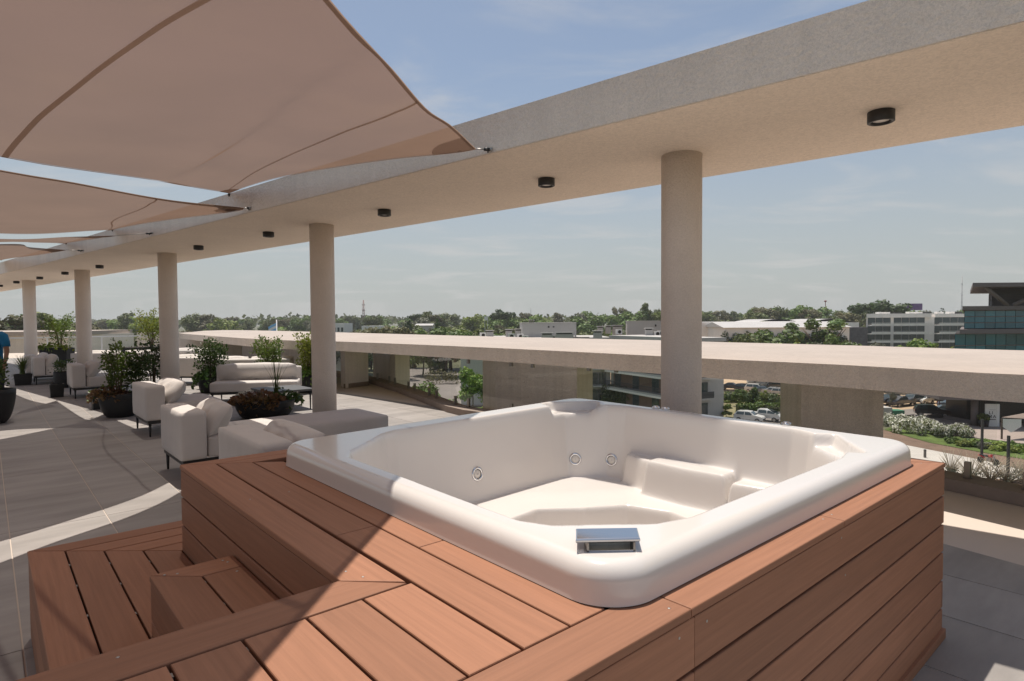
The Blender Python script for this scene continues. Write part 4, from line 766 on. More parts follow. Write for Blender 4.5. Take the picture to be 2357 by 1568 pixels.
def tree(key, xy, h, label, group=None, wid=1., z=GZ, cat='tree', name=None, rz=None):
    H_, cm, tm = PROTO[key]; t = thing(name or {'r': 'broadleaf_tree', 't': 'tall_tree', 'c': 'conifer_tree', 'p': 'poplar_tree', 'u': 'umbrella_pine', 's': 'young_tree'}[key[0]], label, cat, (xy[0], xy[1], z), random.uniform(0, 6.28) if rz is None else rz, group)
    s = h/H_; t.scale = (s*wid, s*wid, s); c = link('crown', cm, t); c['kind'] = 'stuff'; link('trunk', tm, t); return t
def tree_px(key, base, top, label, group=None, wid=1.): b = gpt(base); return tree(key, b, max(htop(b, top)-GZ, 1.), label, group, wid)
def tree_d(key, top, Y, label, group=None, wid=1.):
    p = aty(top[0], top[1], Y); return tree(key, p[:2], p[2]-GZ, label, group, wid)
# trees by the street and lots
tree_px('sapling0', zL(255, 835), zL(240, 215), 'green young tree beside the apartment end wall', wid=1.2)
tree_px('sapling1', zL(720, 1000), zL(740, 575), 'bright lime young tree left of the white cars', wid=1.25)
tree_px('sapling0', zL(1005, 755), zL(960, 330), 'round green street tree in the dry lawn, left one', wid=1.2)
tree_px('sapling0', zL(1345, 690), zL(1340, 285), 'slim green street tree in the dry lawn, middle one', wid=.9)
tree_px('sapling1', zL(1550, 725), zL(1575, 350), 'yellowish street tree in the dry lawn, right one', wid=.8)
tree_px('round4', zR(185, 300), zR(195, 65), 'sparse young tree in front of the black pickup', wid=.55)
def bush(label, xy, r, h, m, seed, nl=700, ls=.22, name='bush', group='garden bushes', cat='bush', ell=1., flower=0, rz=0.):
    rs = np.random.default_rng(seed); t = thing(name, label, cat, (*xy, GZ), rz, group); cl = [(0, 0, h*.5, h*.5, 1.)]
    for k in range(9): a = rs.uniform(0, 6.28); q = r*math.sqrt(rs.uniform(.05, .75)); cl.append((q*math.cos(a)*ell, q*math.sin(a), h*rs.uniform(.25, .62), h*rs.uniform(.28, .42), 1.))
    c = link('foliage', crown_mesh('bush', seed, cl, nl, ls, MT[m]), t); c['kind'] = 'stuff'
    if flower:
        cl2 = [(a, b, c_+.02, r_*1.04, f) for a, b, c_, r_, f in cl]; f_ = link('blossom', crown_mesh('blossom', seed+1, cl2, flower, .17, MT['flower']), t); f_['kind'] = 'stuff'
    return t
for k, (a, b, top, r) in enumerate(((130, 560, 385, 2.1), (480, 690, 455, 3.2), (820, 720, 545, 2.6), (1190, 730, 595, 2.2), (620, 600, 500, 2.0))):
    xy = gpt(zR(a, b)); hh = htop(xy, zR(a, top))-GZ; bush(['white flowering shrub nearest the right wall blade', 'biggest white flowering shrub on the verge', 'white flowering shrub right of the biggest one', 'rightmost white flowering shrub', 'white flowering shrub at the back of the row'][k], xy, r, max(hh, 1.6), 'crown_olive', 100+k, 1100, .22, 'flowering_shrub', 'white flowering shrubs', 'shrub', 1.2, 1500)
for k, (a, b, top, r, m_, lb) in enumerate(((1090, 830, 760, 1.8, 'crown_green', 'low green bush at the left end of the lawn bed'), (1255, 880, 775, 1.2, 'crown_lime', 'bright yellow-green bush in the lawn bed'), (1420, 880, 780, 1.7, 'crown_green', 'green bush right of the bright one in the lawn bed'), (1600, 900, 780, 1.7, 'crown_bright', 'green bush in the middle of the lawn bed'),
        (1720, 930, 800, 1.5, 'crown_lime', 'pale lime bush in the lawn bed'), (1880, 930, 800, 1.8, 'crown_green', 'dark green bush near the right of the lawn bed'), (1960, 980, 890, 1.4, 'crown_lime', 'yellow bush at the right end of the lawn bed'), (1540, 920, 850, .9, 'crown_grey', 'small grey-green bush in front of the lawn bed'))):
    xy = gpt(zR(a, b)); bush(lb, xy, r, max(htop(xy, zR(a, top))-GZ, .8), m_, 120+k, 600, .2)
for k, (a, b, top, r) in enumerate(((1330, 1370, 1130, 1.7), (1620, 1400, 1120, 2.2), (1870, 1420, 1080, 2.3), (2110, 1430, 1150, 1.6), (1040, 1280, 1210, 1.0))):
    xy = gpt(zR(a, b)); t_ = bush(['grey twiggy shrub under the glass edge, left one', 'grey twiggy shrub under the glass edge, middle one', 'grey twiggy shrub behind the dark post', 'reddish twiggy shrub at the right frame edge', 'small twiggy shrub on the pale road edge'][k], xy, r*.8, max(htop(xy, zR(a, top))-GZ, .8), 'crown_grey', 140+k, 260, .12, 'twiggy_shrub')
    rs = np.random.default_rng(150+k); tw = MB()
    for q in range(46): an = rs.uniform(0, 6.28); e = r*rs.uniform(.4, 1.1); z_ = rs.uniform(.8, 2.6); tw.tube([(0, 0, 0), (math.cos(an)*e*.5, math.sin(an)*e*.5, z_*.6), (math.cos(an)*e, math.sin(an)*e, z_)], [.03, .022, .008], 4)
    tw.build('twigs', mat('twig%d' % k, (.30, .25, .17), .9), t_)
for k in range(11):                                 # shrub mass behind the dry lawn
    a = 360+k*155; xy = gpt(zL(a, 640 if k < 6 else 620+k*9)); hh = htop(xy, zL(a, 420 if 2 < k < 9 else 480))-GZ
    bush(['rounded dark shrub by the apartment corner', 'broad dark shrub in the row behind the dry lawn'][k > 0], xy, 2.6, max(hh, 2.), ('crown_dark', 'crown_green', 'crown_olive')[k % 3], 170+k, 700, .3, 'hedge_shrub', 'shrubs behind the dry lawn', 'shrub', 1.3)
def hedge(label, p0, p1, h, d, m, seed):
    p0 = np.array(p0); p1 = np.array(p1); L = np.linalg.norm(p1-p0); t = thing('hedge', label, 'hedge', (*p0, GZ), math.atan2(*(p1-p0)[::-1])); rs = np.random.default_rng(seed); n = int(L*h*55)
    P = np.column_stack([rs.uniform(0, L, n), rs.uniform(-d/2, d/2, n), rs.uniform(0, h, n)]); sd_ = rs.integers(0, 3, n); P[sd_ == 0, 2] = h+rs.normal(size=(sd_ == 0).sum())*.1; P[sd_ == 1, 1] = -d/2+rs.normal(size=(sd_ == 1).sum())*.1
    Nn = rs.normal(size=(n, 3))+np.array([0, -.4, .5]); Nn /= np.linalg.norm(Nn, axis=1)[:, None]; tt = np.cross(Nn, rs.normal(size=(n, 3))); tt /= np.linalg.norm(tt, axis=1)[:, None]; b = np.cross(Nn, tt); s = .22*rs.uniform(.5, 1.3, n)[:, None]
    V = np.stack([P-tt*s, P-b*s*.7, P+tt*s, P+b*s*.7], 1).reshape(-1, 3); c = link('foliage', np_mesh('hedge', V, np.arange(4*n).reshape(n, 4), MT[m]), t); c['kind'] = 'stuff'; MB().box(.1, L-.1, -d*.4, d*.4, 0, h*.93).build('core', MT['crown_dark'], t)
hedge('clipped dark hedge behind the white parked cars', gpt(zL(960, 900)), gpt(zL(2000, 880)), 1.5, 1.4, 'crown_green', 190)
hedge('clipped hedge below the long brick balcony', gpt(zk(1180, 560)), gpt(zk(1840, 640)), 3.4, 2.4, 'crown_olive', 191)
hedge('low clipped hedge seen through the glass near the kerb bend', (-6., 50.), (5., 56.), 2.4, 2., 'crown_bright', 192)
tree_d('round2', zg(1625, 225), 92, 'leafy green tree seen through the glass left of the middle blade', None, .9)
bush('big pinkish bush standing in for a reflection in the glass near the kerb bend', gpt((1014, 884)), 3.2, 3.6, 'crown_brown', 195, 900, .3, 'reflection_bush', None, 'bush', 1.3)  # solid bush added in place of one mirrored in the panes
tree('round0', (-9.5, 66.), 8.5, 'tree seen through the glass beside the left blade'); tree('round3', (-2.2, 70.), 6.5, 'yellowish tree seen low through the glass', wid=.8)
# ---------------------------------------------------------------- buildings
MT['brick'] = mat('brick_far', (.20, .125, .09), .9, var=.15, vscale=3.); MT['render_g'] = mat('render_grey', (.47, .445, .415), .9, var=.06, vscale=.4, stain=.08); MT['render_w'] = mat('render_white', (.80, .765, .72), .9, var=.05, vscale=.4, stain=.06)
MT['win'] = mat('window_glass', (.035, .055, .06), .08, spec=.8); MT['winframe'] = mat('window_frame', (.10, .10, .10), .5); MT['curtain'] = mat('curtain_wall', (.02, .15, .19), .10, spec=1.0, rnd=.35); MT['slabgrey'] = mat('brown_grey_panel', (.17, .145, .14), .7, var=.06, vscale=.5)
MT['roofmetal'] = mat('roof_metal', (.46, .44, .42), .6, var=.08, vscale=.3); MT['stone'] = mat('dark_stone', (.13, .12, .125), .95, var=.3, vscale=1.2, bump=.8, bscale=4., bdist=.1); MT['rail'] = mat('balcony_rail', (.05, .05, .05), .5)
def bldg(name, label, p0, ang, cat='building'): return thing(name, label, cat, (*p0, GZ), ang)
def windows(parent, rects, y=-.02, fr='winframe', gl='win'):       # on the local y=0 face, x,z metres above ground
    for x0, x1, z0, z1 in rects:
        f = MB().box(x0, x1, y-.05, y+.04, z0, z1).build('window', MT[fr], parent); MB().box(x0+.08, x1-.08, y-.06, y-.05, z0+.08, z1-.08).build('pane', MT[gl], f)
def balcony(parent, x0, x1, z, dep=1.3, solid=False, m='render_g'):
    b = MB().box(x0, x1, -dep, -.02, z, z+.28).build('balcony', MT[m], parent)
    if solid: MB().box(x0, x1, -dep-.02, -dep+.06, z+.285, z+.8).box(x0, x1, -dep, -dep+.06, z+1.0, z+1.08).build('rail', MT['render_w'], b)
    else:
        r = MB().box(x0, x1, -dep+.0, -dep+.05, z+1.2, z+1.27)
        for k in range(int((x1-x0)/.18)): r.box(x0+.18*k, x0+.18*k+.03, -dep+.01, -dep+.04, z+.28, z+1.2)
        r.build('rail', MT['rail'], b)
def chimney(label, px, Y, h, w_):
    p = aty(px[0], px[1], Y); t = thing('chimney', label, 'chimney', (p[0], p[1], p[2]-h), 0, 'rooftop chimneys'); MB().box(-w_/2, w_/2, -.5, .5, 0, h-.35).build('stack', MT['render_g'], t)
    MB().box(-w_/2+.15, w_/2-.15, -.4, .4, h-.36, h-.15).build('vent', MT['dark'], t); MB().box(-w_/2-.15, w_/2+.15, -.65, .65, h-.15, h).build('cap', MT['render_g'], t)
# A: apartment block whose facade shows left of the near column
A_ = bldg('apartment_block', 'grey apartment block with brick panels seen below the slab left of the near column', (-9., 105.), 0.)
RA = 11.2
MB().box(0, 26.2, 0, 16, 0, RA).build('wall', MT['render_g'], A_); MB().box(-.1, 26.3, -.1, 16.1, RA, RA+.5).box(.3, 25.9, .3, 15.7, RA-.1, RA+.05).build('roof_parapet', MT['render_g'], A_)
for k in range(4):
    z_ = .3+3.0*k; windows(A_, [(22.6, 24.0, z_+.2, z_+2.3), (24.05, 25.4, z_+.2, z_+2.3)]); MB().box(18.6, 22.5, -.04, .02, z_+.1, z_+2.5).build('brick_panel', MT['brick'], A_); windows(A_, [(19., 19.9, z_+.1, z_+2.3)])
    windows(A_, [(4., 6.5, z_+.2, z_+2.3), (9., 11.5, z_+.2, z_+2.3), (14., 16.5, z_+.2, z_+2.3)]); MB().box(6.6, 9., -.04, .02, z_+.1, z_+2.5).build('brick_panel', MT['brick'], A_)
    if k: balcony(A_, 18.5, 25.6, z_-.2)
b_ = thing('stair_house', 'plain grey stair house on the flat roof, left of the near column', 'roof hut', (1.9, 108.5, GZ+RA), math.radians(4), 'rooftop stair houses'); MB().box(0, 9.8, 0, 6, .05, 3.05).box(-.06, 9.86, -.06, 6.06, 3.05, 3.15).build('wall', MT['render_g'], b_)
MB().box(4.6, 4.9, -.05, .02, 2.2, 2.5).build('vent', MT['dark'], b_); MB().box(5.5, 5.8, -.05, .02, 2.25, 2.45).build('vent', MT['dark'], b_)
for dx_ in (1.5, 1.8, 2.2): MB().lathe([(.12, 3.15), (.12, 3.5), (.2, 3.52), (.2, 3.7)], 10, dx_, 2.).build('roof_vent', MT['steel'], b_)
p0 = np.array((17.2, 105.)); p1 = np.array((25.5, 86.)); LB = np.linalg.norm(p1-p0)
B_ = bldg('apartment_block', 'grey apartment block with a long brick balcony behind the near column', p0, math.atan2(*(p1-p0)[::-1]))
RB = 11.5
MB().box(.1, LB, 0, 6.2, 0, RB).build('wall', MT['render_g'], B_); MB().box(0, LB+.3, -.3, 6.4, RB, RB+.55).build('roof_parapet', MT['render_g'], B_)
for k in range(4):
    z_ = .3+3.0*k; MB().box(1., LB-4.5, -.04, .02, z_+.1, z_+2.5).build('brick_panel', MT['brick'], B_); windows(B_, [(1.5+5.2*q, 3.3+5.2*q, z_+.1, z_+2.3) for q in range(4)]+[(LB-4.2, LB-1.2, z_+.1, z_+2.3)], y=-.05)
    if k: balcony(B_, .6, LB-.8, z_-.2, 1.4); MB().box(.4, LB-.6, -1.5, -1.4, z_-.5, z_-.2).build('slab_edge', MT['render_w'], B_)
for k in range(4):
    z_ = .3+3.0*k; f = MB().box(LB, LB+.06, 1.2, 3.2, z_+.1, z_+2.3).build('window', MT['winframe'], B_); MB().box(LB+.06, LB+.07, 1.3, 3.1, z_+.2, z_+2.2).build('pane', MT['win'], f); MB().box(LB, LB+.05, .1, 1.1, z_+.1, z_+2.4).build('brick_panel', MT['brick'], B_)
    if k: r = MB().box(LB+.05, LB+.9, .1, 3.6, z_-.2, z_+.05).build('balcony', MT['render_g'], B_); MB().box(LB+.84, LB+.9, .1, 3.6, z_+.05, z_+1.0).build('rail', MT['rail'], r)
b2 = thing('stair_house', 'tall plain grey stair house on the roof, cut by the near column', 'roof hut', (22.6, 118., GZ+RA), math.radians(-8), 'rooftop stair houses'); MB().box(0, 11., 0, 6, .0, 3.2).box(-.06, 11.06, -.06, 6.06, 3.2, 3.32).build('wall', MT['render_g'], b2); MB().box(5.3, 5.6, -.05, .02, 2.2, 2.6).build('vent', MT['dark'], b2)
for k, (a, b, h_, w_, Y) in enumerate(((187, 388, 1.6, 1.3, 112), (420, 376, 1.7, 1.2, 112), (568, 370, 1.7, 2.2, 112), (888, 418, 1.3, 1.9, 104), (1100, 412, 1.5, 3.0, 104), (1510, 392, 2.3, 1.4, 103), (1540, 338, 1.5, 1.1, 125), (1637, 330, 1.7, 1.0, 125), (1750, 325, 2.2, 1.9, 125), (2138, 360, 2.0, 1.2, 104))):
    chimney(['leftmost roof chimney beyond the slab', 'second roof chimney from the left beyond the slab', 'wide roof chimney against the left stair house', 'low chimney in front of the left stair house', 'widest low chimney in front of the left stair house', 'tall square chimney at the roof corner', 'slim chimney behind the roof corner, left one', 'slim chimney behind the roof corner, right one', 'wide chimney left of the right stair house', 'chimney in front of the right stair house'][k], zq(a, b), Y, h_, w_)
for k, (a, b) in enumerate(((450, 438), (560, 440), (830, 462), (960, 462), (1195, 462), (1770, 385), (2235, 408), (2285, 400), (100, 425), (620, 462))):
    p = aty(*zq(a, b), 104+3*(k % 3)); u_ = thing('air_conditioner', 'small pale air conditioning unit on the flat roof', 'air conditioner', tuple(p-np.array([0, 0, .8])), random.uniform(-.2, .2), 'rooftop air conditioners'); MB().box(-.55, .55, -.25, .25, 0, .9).build('case', MT['render_w'], u_); MB().lathe([(.32, 0), (.3, .03)], 16).build('fan_grille', MT['dark'], u_, (.1, -.25, .45), (math.pi/2, 0, 0))
def skw(x0, x1, y0, y1): return [(x0, y0), (x1, y0), (x1+.8*(y1-y0), y1), (x0+.8*(y1-y0), y1)]
# white apartment building on the right
x0 = aty(*zz(-90, 700), 215)[0]; Wt = bldg('white_apartment', 'white apartment building with long balconies left of the glass office', (x0+2, 215.), math.radians(-6))
TOPW = 15.0
MB().prism(skw(0, 52, 2, 18), 0, TOPW).build('wall', MT['render_w'], Wt); MB().prism(skw(-.5, 21, .8, 18.5), TOPW, TOPW+1.4).prism(skw(23, 53, 1.5, 18.5), TOPW, TOPW+1.2).build('roof_parapet', MT['render_w'], Wt); MB().box(-9.5, -.2, .5, 6, 0, 11.6).build('stone_wall', MT['stone'], Wt)
for k in range(5):
    z_ = .2+3.0*k
    for a, b in ((0, 20.5), (22.5, 51.5)):
        if k: balcony(Wt, a+.2, b, z_-.1, 1.6, True, 'render_w')
        q = a+.5
        while q+2.4 < b: f = MB().box(q, q+2.5, 1.93, 2.02, z_+.2, z_+2.75).build('window', MT['winframe'], Wt); MB().box(q+.06, q+2.44, 1.91, 1.93, z_+.25, z_+2.7).build('pane', MT['win'], f); q += 2.62 if int(q*7) % 4 else 3.6
for k, (a, b) in enumerate(((155, 665), (250, 675), (430, 630), (620, 660), (740, 655), (1060, 650), (1230, 645), (880, 640), (1340, 650))):
    p = aty(*zz(a, b), 222); dk = k in (2, 7, 8); u_ = thing('roof_tank', ['small white roof box on the white apartment building', 'dark roof tank on the white apartment building'][dk], 'roof box', (p[0], p[1], GZ+TOPW+1.2), 0, 'roof boxes on the white apartments'); MB().box(-1, 1, -1, 1, 0, p[2]-GZ-TOPW-.9 if p[2]-GZ-TOPW-.9 > .5 else .8).build('box', MT['black' if dk else 'render_w'], u_)
# long low buildings with ivy wall
lw = bldg('long_low_building', 'long low pale building with a metal roof and ivy wall right of the near column', (aty(*zm(420, 500), 175)[0], 175.), math.radians(-4)); MB().box(0, 35, 0, 24, 0, 12.3).build('wall', MT['render_w'], lw)
MB().add([(-.5, -.6, 12.3), (35.5, -.6, 12.3), (35.5, 12, 13.9), (-.5, 12, 13.9), (35.5, 24.6, 12.3), (-.5, 24.6, 12.3)], [(0, 1, 2, 3), (3, 2, 4, 5), (1, 4, 2), (0, 3, 5)]).build('roof', MT['roofmetal'], lw)
windows(lw, [(4+3.6*k, 6+3.6*k, 8., 10.4) for k in range(8)]); cl = [(x, -.35, 9.8-abs(math.sin(x))*2.2, 1.0, 1.7) for x in np.arange(0, 34, .7)]; iv = link('ivy', crown_mesh('ivy', 200, cl, 5000, .45, MT['crown_dark']), lw); iv['kind'] = 'stuff'
lw2 = bldg('pale_block', 'pale flat-roofed block just right of the near column, behind the ivy building', (aty(*zm(90, 450), 195)[0], 195.), math.radians(-3)); MB().box(0, 34, 0, 20, 0, 13.9).build('wall', MT['render_w'], lw2); windows(lw2, [(6+4*k, 7.8+4*k, 9.5, 11.6) for k in range(7)])
lw3 = bldg('warehouse', 'long white vaulted warehouse roof behind the ivy building', (aty(*zm(760, 430), 250)[0], 250.), math.radians(-3)); MB().box(0, 44, 0, 30, 0, 13.2).build('wall', MT['render_w'], lw3)
for k in range(2): MB().add([(x, y, 13.2+1.5*math.sin(math.pi*(x-22*k-1)/20)) for x in np.linspace(22*k+1, 22*k+21, 11) for y in (-.3, 30)], [(2*i, 2*i+2, 2*i+3, 2*i+1) for i in range(10)], True).build('vault_roof', MT['roofmetal'], lw3)
# teal glass office with ground floor restaurant
GB = bldg('glass_office', 'teal glass office building with brown slabs and a canopy roof at the right edge', (aty(2216, 760, 84)[0], 84.), math.radians(1.5))
def zz_z(b, Y=84.): return aty(2290, zz(0, b)[1], Y)[2]-GZ
zt_, zm_, zl_ = zz_z(520), zz_z(880), zz_z(935)
def skw(x0, x1, y0, y1): return [(x0, y0), (x1, y0), (x1+.8*(y1-y0), y1), (x0+.8*(y1-y0), y1)]
MB().prism(skw(.3, 40, .15, 22), zl_+.2, zt_-.1).build('core', MT['dark'], GB); MB().prism(skw(-.6, 41, -.6, 22), zt_-.55, zt_).build('roof_slab', MT['slabgrey'], GB); MB().prism(skw(-1.7, 41, -1.6, 22), zl_, zm_+.1).build('mid_slab', MT['slabgrey'], GB); MB().prism(skw(-1.0, 40, .15, 22), zl_-6.7, zl_-.05).build('lower_core', MT['dark'], GB)
for z0, z1, xs, nx_ in ((zm_+.15, zt_-.6, .3, 16), (zl_-6.6, zl_-.05, -1.0, 17)):
    n_r = 3 if z0 > zl_-1 else 4; hs = (z1-z0)/n_r
    for r_ in range(n_r):
        for c_ in range(nx_): MB().box(xs+1.45*c_+.04, xs+1.45*(c_+1)-.04, .06, .14, z0+hs*r_+.05, z0+hs*(r_+1)-.05).build('pane', MT['curtain'], GB)
        MB().box(xs-.05, xs+1.45*nx_, -.02, .05, z0+hs*(r_+1)-.06, z0+hs*(r_+1)+.04).build('transom', MT['slabgrey'], GB)
zr_ = zz_z(180); 
MB().prism([(-.7, -2.5), (40, -4.5), (56, 20), (17, 20)], zr_-.55, zr_).build('canopy_roof', MT['slabgrey'], GB); MB().prism(skw(6.6, 24, 3, 16), zt_, zr_-.56).build('roof_house', mat('roof_house', (.13, .11, .105), .8), GB)
for a, b in (((1.6, -1.8, zr_-.5), (5.9, -.4, zt_+.1)), ((11.2, -1.8, zr_-.5), (6.8, -.4, zt_+.1))): MB().tube([a, b], .27, 8).build('strut', MT['slabgrey'], GB)
MB().box(3.4, 22, -.3, -.24, zt_+1.5, zt_+1.58).box(3.4, 22, -.3, -.24, zt_+.8, zt_+.85).box(3.4, 3.48, -.3, -.24, zt_, zt_+1.55).build('roof_rail', MT['rail'], GB)
# restaurant pavilion with the white sign
cz = at(*zR(1385, 575), GZ); YP = cz[1]; PVb = bldg('restaurant_pavilion', 'ground floor pavilion with brown flat roof and a white sign panel', (cz[0], YP), math.radians(-9))
hR = 3.75
MB().prism([(-5.5, -2.2), (22, -2.2), (22, 8), (-5.5, 8)], hR, hR+.55).build('flat_roof', MT['slabgrey'], PVb); MB().box(.4, 22, 2.6, 7.8, .01, hR-.01).build('wall', MT['black'], PVb)
for x in (0, 6.9, 13.): MB().lathe([(.42, .01), (.42, hR-.01)], 20, x, 0.).build('column', MT['slabgrey'], PVb)
sp_ = thing('sign_panel', 'white upright sign panel lettered LI MA under the pavilion roof', 'sign', (cz[0]+.75, YP-.9, GZ), math.radians(-9)); MB().box(0, 1.75, 0, .12, .05, 3.1).build('board', MT['white'], sp_)
def text(body, size, parent, x, y, z, m, name='lettering', ext=.01):
    cu = bpy.data.curves.new(name, 'FONT'); cu.body = body; cu.size = size; cu.align_x = 'CENTER'; cu.extrude = ext; cu.space_character = 1.25; cu.materials.append(m); tmp = bpy.data.objects.new(name, cu); me = bpy.data.meshes.new_from_object(tmp); bpy.data.objects.remove(tmp); o = link(name, me, parent); o.location = (x, y, z); o.rotation_euler = (math.pi/2, 0, 0); return o
text('LI', .60, sp_, .70, -.012, 1.72, MT['black']); text('MA', .60, sp_, .86, -.012, 1.2, MT['black']); MB().box(.5, 1.3, -.015, -.002, .95, 1.04).build('underline', MT['black'], sp_); MB().box(.5, 1.25, -.015, -.002, 2.3, 2.33).build('top_line', MT['slabgrey'], sp_)
for k in range(7): MB().box(.9+.2*k, .95+.2*k, 1.4, 1.45, .01, hR-.02).build('screen_bar', MT['rail'], PVb)
for k in range(6): MB().box(8.2+.2*k, 8.25+.2*k, 1.4, 1.45, .01, 2.4).build('screen_bar', MT['rail'], PVb)
for k, x in enumerate((.5, 1.0)):
    t_ = thing('terrace_pot', ['left tall dark pot with a palm before the white sign', 'right tall dark pot with a palm before the white sign'][k], 'pot', (cz[0]+x-.4, YP-1.2, GZ), 0); MB().lathe([(.3, .01), (.42, .95), (.38, .95)], 14).build('vessel', MT['pot'], t_); c_ = link('palm', crown_mesh('palm', 210+k, [(0, 0, 1.35, .5, 1.)], 120, .25, MT['crown_green']), t_); c_['kind'] = 'stuff'
fp = thing('metal_pergola', 'thin black metal frame pergola before the pavilion', 'pergola', (*gpt(zR(1080, 400)), GZ), math.radians(-9))
for x in (0, 3.2, 6.4):
    for y in (0, 4): MB().box(x-.05, x+.05, y-.05, y+.05, 0, 2.9).build('post', MT['rail'], fp)
MB().box(0, 6.4, -.05, .05, 2.85, 2.95).box(0, 6.4, 3.95, 4.05, 2.85, 2.95).box(-.05, .05, 0, 4, 2.85, 2.95).build('top_frame', MT['rail'], fp)
pl = thing('timber_canopy', 'brown timber canopy with a torn white cloth at the right edge', 'canopy', (*gpt(zR(1780, 780)), GZ), math.radians(-16)); MB().add([(0, 0, 2.7), (9, 0, 2.4), (14, 4, 3.), (5, 4, 3.)], [(0, 1, 2, 3)]).add([(0, 0, 2.62), (9, 0, 2.32), (14, 4, 2.92), (5, 4, 2.92)], [(3, 2, 1, 0)]).build('roof', mat('thatch', (.22, .17, .14), .95, var=.2, vscale=3.), pl)
for x, y in ((.1, .1), (4.5, .1), (8.8, .1), (5.3, 3.8)): MB().box(x-.08, x+.08, y-.08, y+.08, 0, 2.5).build('post', MT['bark'], pl)
MB().grid([[(x, -.06-.1*math.sin(3*x), 2.55-.0*x-(1.7-.8*abs(x-1.))*f) for x in np.linspace(.1, 2., 8)] for f in np.linspace(0, 1, 6)]).build('torn_cloth', MT['white'], pl)
for k, (a0, a1) in enumerate((((1495, 1050), (1500, 480)), ((1878, 1400), (1885, 720)), ((660, 1060), (660, 925)))):
    d_ = np.array(gpt(zR(*a0))); top = htop(d_, zR(*a1)); t_ = thing('fence_post', ['tall dark post behind the motorbike', 'dark post in the twiggy shrubs', 'short dark post above the deck corner'][k], 'post', (*d_, GZ), 0, 'dark posts on the road'); MB().box(-.09, .09, -.09, .09, 0, top-GZ).box(-.12, .12, -.12, .12, 0, .04).build('shaft', MT['rail'], t_)
wl = bldg('low_green_kiosk', 'low green and grey utility box left of the flowering shrubs', gpt(zR(140, 470)), 0., 'kiosk'); MB().box(-1.6, .4, 0, 2., 0, 1.6).build('wall', MT['render_g'], wl); MB().box(.45, 2.0, -.3, 1.2, .05, 1.2).build('green_bin', mat('lid_green', (.03, .18, .10), .7), wl)
for k, (a, b, c, d) in enumerate(((310, 480, 500, 445), (715, 470, 930, 440), (930, 480, 1360, 560))):
    p = np.array(gpt(zR(a, b))); q = np.array(gpt(zR(c, d if k == 2 else b-15))); L_ = np.linalg.norm(q-p); t_ = thing('low_wall', ['low dark wall left of the black SUV', 'low planter wall in front of the black SUV', 'long low wall along the forecourt bed'][k], 'wall', (*p, GZ), math.atan2(*(q-p)[::-1])); MB().box(0, L_, 0, .3, 0, .55).build('masonry', MT['slabgrey'], t_)
# far small buildings among the trees
for k, (a, b, c, d, Y, m_, lb) in enumerate(((150, 305, 312, 420, 170, 'render_w', 'white flat house right of the second column'), (525, 760, 345, 420, 260, 'render_w', 'white stepped house among the far trees'), (880, 1015, 395, 425, 240, 'roofmetal', 'small white roofed house just above the slab edge'), (1208, 1415, 320, 380, 300, 'roofmetal', 'grey shed with a pale roof among the far trees'))):
    pl_ = aty(*zw(a, c), Y); pr2 = aty(*zw(b, c), Y); t_ = bldg('house', lb, pl_[:2], 0., 'house'); Lh = pr2[0]-pl_[0]; hh = pl_[2]-GZ
    MB().box(0, Lh, 0, 9, 0, hh-.8 if k > 1 else hh).build('wall', MT['render_w' if k < 3 else 'render_g'], t_)
    if k > 1: MB().add([(-.4, -.5, hh-.8), (Lh+.4, -.5, hh-.8), (Lh+.4, 4.5, hh+.1), (-.4, 4.5, hh+.1), (Lh+.4, 9.5, hh-.8), (-.4, 9.5, hh-.8)], [(0, 1, 2, 3), (3, 2, 4, 5), (0, 3, 5), (1, 4, 2)]).build('roof', MT['roofmetal'], t_)
    else: windows(t_, [(Lh*.15+q*Lh*.3, Lh*.15+q*Lh*.3+Lh*.16, hh-2.4, hh-1.2) for q in range(3)])
tk = aty(*zw(2097, 225), 260); t_ = thing('water_tank', 'white water tank on legs above the far trees', 'water tank', (tk[0], tk[1], GZ), 0); MB().box(-.75, .75, -.6, .6, tk[2]-GZ-1.7, tk[2]-GZ).build('tank', MT['white'], t_)
for x in (-.6, .6): MB().box(x-.08, x+.08, -.08, .08, 0, tk[2]-GZ-1.7).build('leg', MT['white'], t_)
def mast(label, px, Y, w_, colr):
    p = aty(*px, Y); h_ = p[2]-GZ; t_ = thing('radio_mast', label, 'mast', (p[0], p[1], GZ), 0, 'masts on the horizon'); b = MB()
    for sx, sy in ((-1, -1), (1, -1), (0, 1.)): b.tube([(sx*w_, sy*w_, 0), (sx*w_*.15, sy*w_*.15, h_)], max(w_*.13, .10), 5)
    for k in range(18): f0 = k/18; f1 = (k+1)/18; g0 = w_*(1-.85*f0); g1 = w_*(1-.85*f1); b.tube([(-g0, -g0, h_*f0), (g1, -g1, h_*f1)], w_*.07, 4).tube([(g0, -g0, h_*f0), (0, g1, h_*f1)], w_*.07, 4)
    b.build('lattice', mat('mast_paint'+label[:8], colr, .6), t_)
    for f in (.7, .85): MB().box(-w_*.7, w_*.7, -w_*.3, w_*.3, h_*f, h_*f+w_*.7).build('antenna', MT['white'], t_)
mast('red and white lattice mast on the horizon right of the second column', zw(549, 18), 600, 2.0, (.34, .22, .20)); mast('thin pale mast behind the glass office roof', zz(1414, 60), 420, .7, (.4, .4, .4)); mast('tiny mast on the horizon above the left stair house', zq(690, 115), 700, .8, (.25, .25, .25))
p = aty(*zm(1770, 170), 500); t_ = thing('water_tower', 'tiny red and white tower top above the far trees', 'tower', (p[0], p[1], GZ)); MB().lathe([(.25, 0), (.25, p[2]-GZ-1.5), (1.1, p[2]-GZ-.5), (1.1, p[2]-GZ), (.1, p[2]-GZ+.2)], 12).build('shaft', mat('tower_red', (.35, .12, .1), .7), t_)
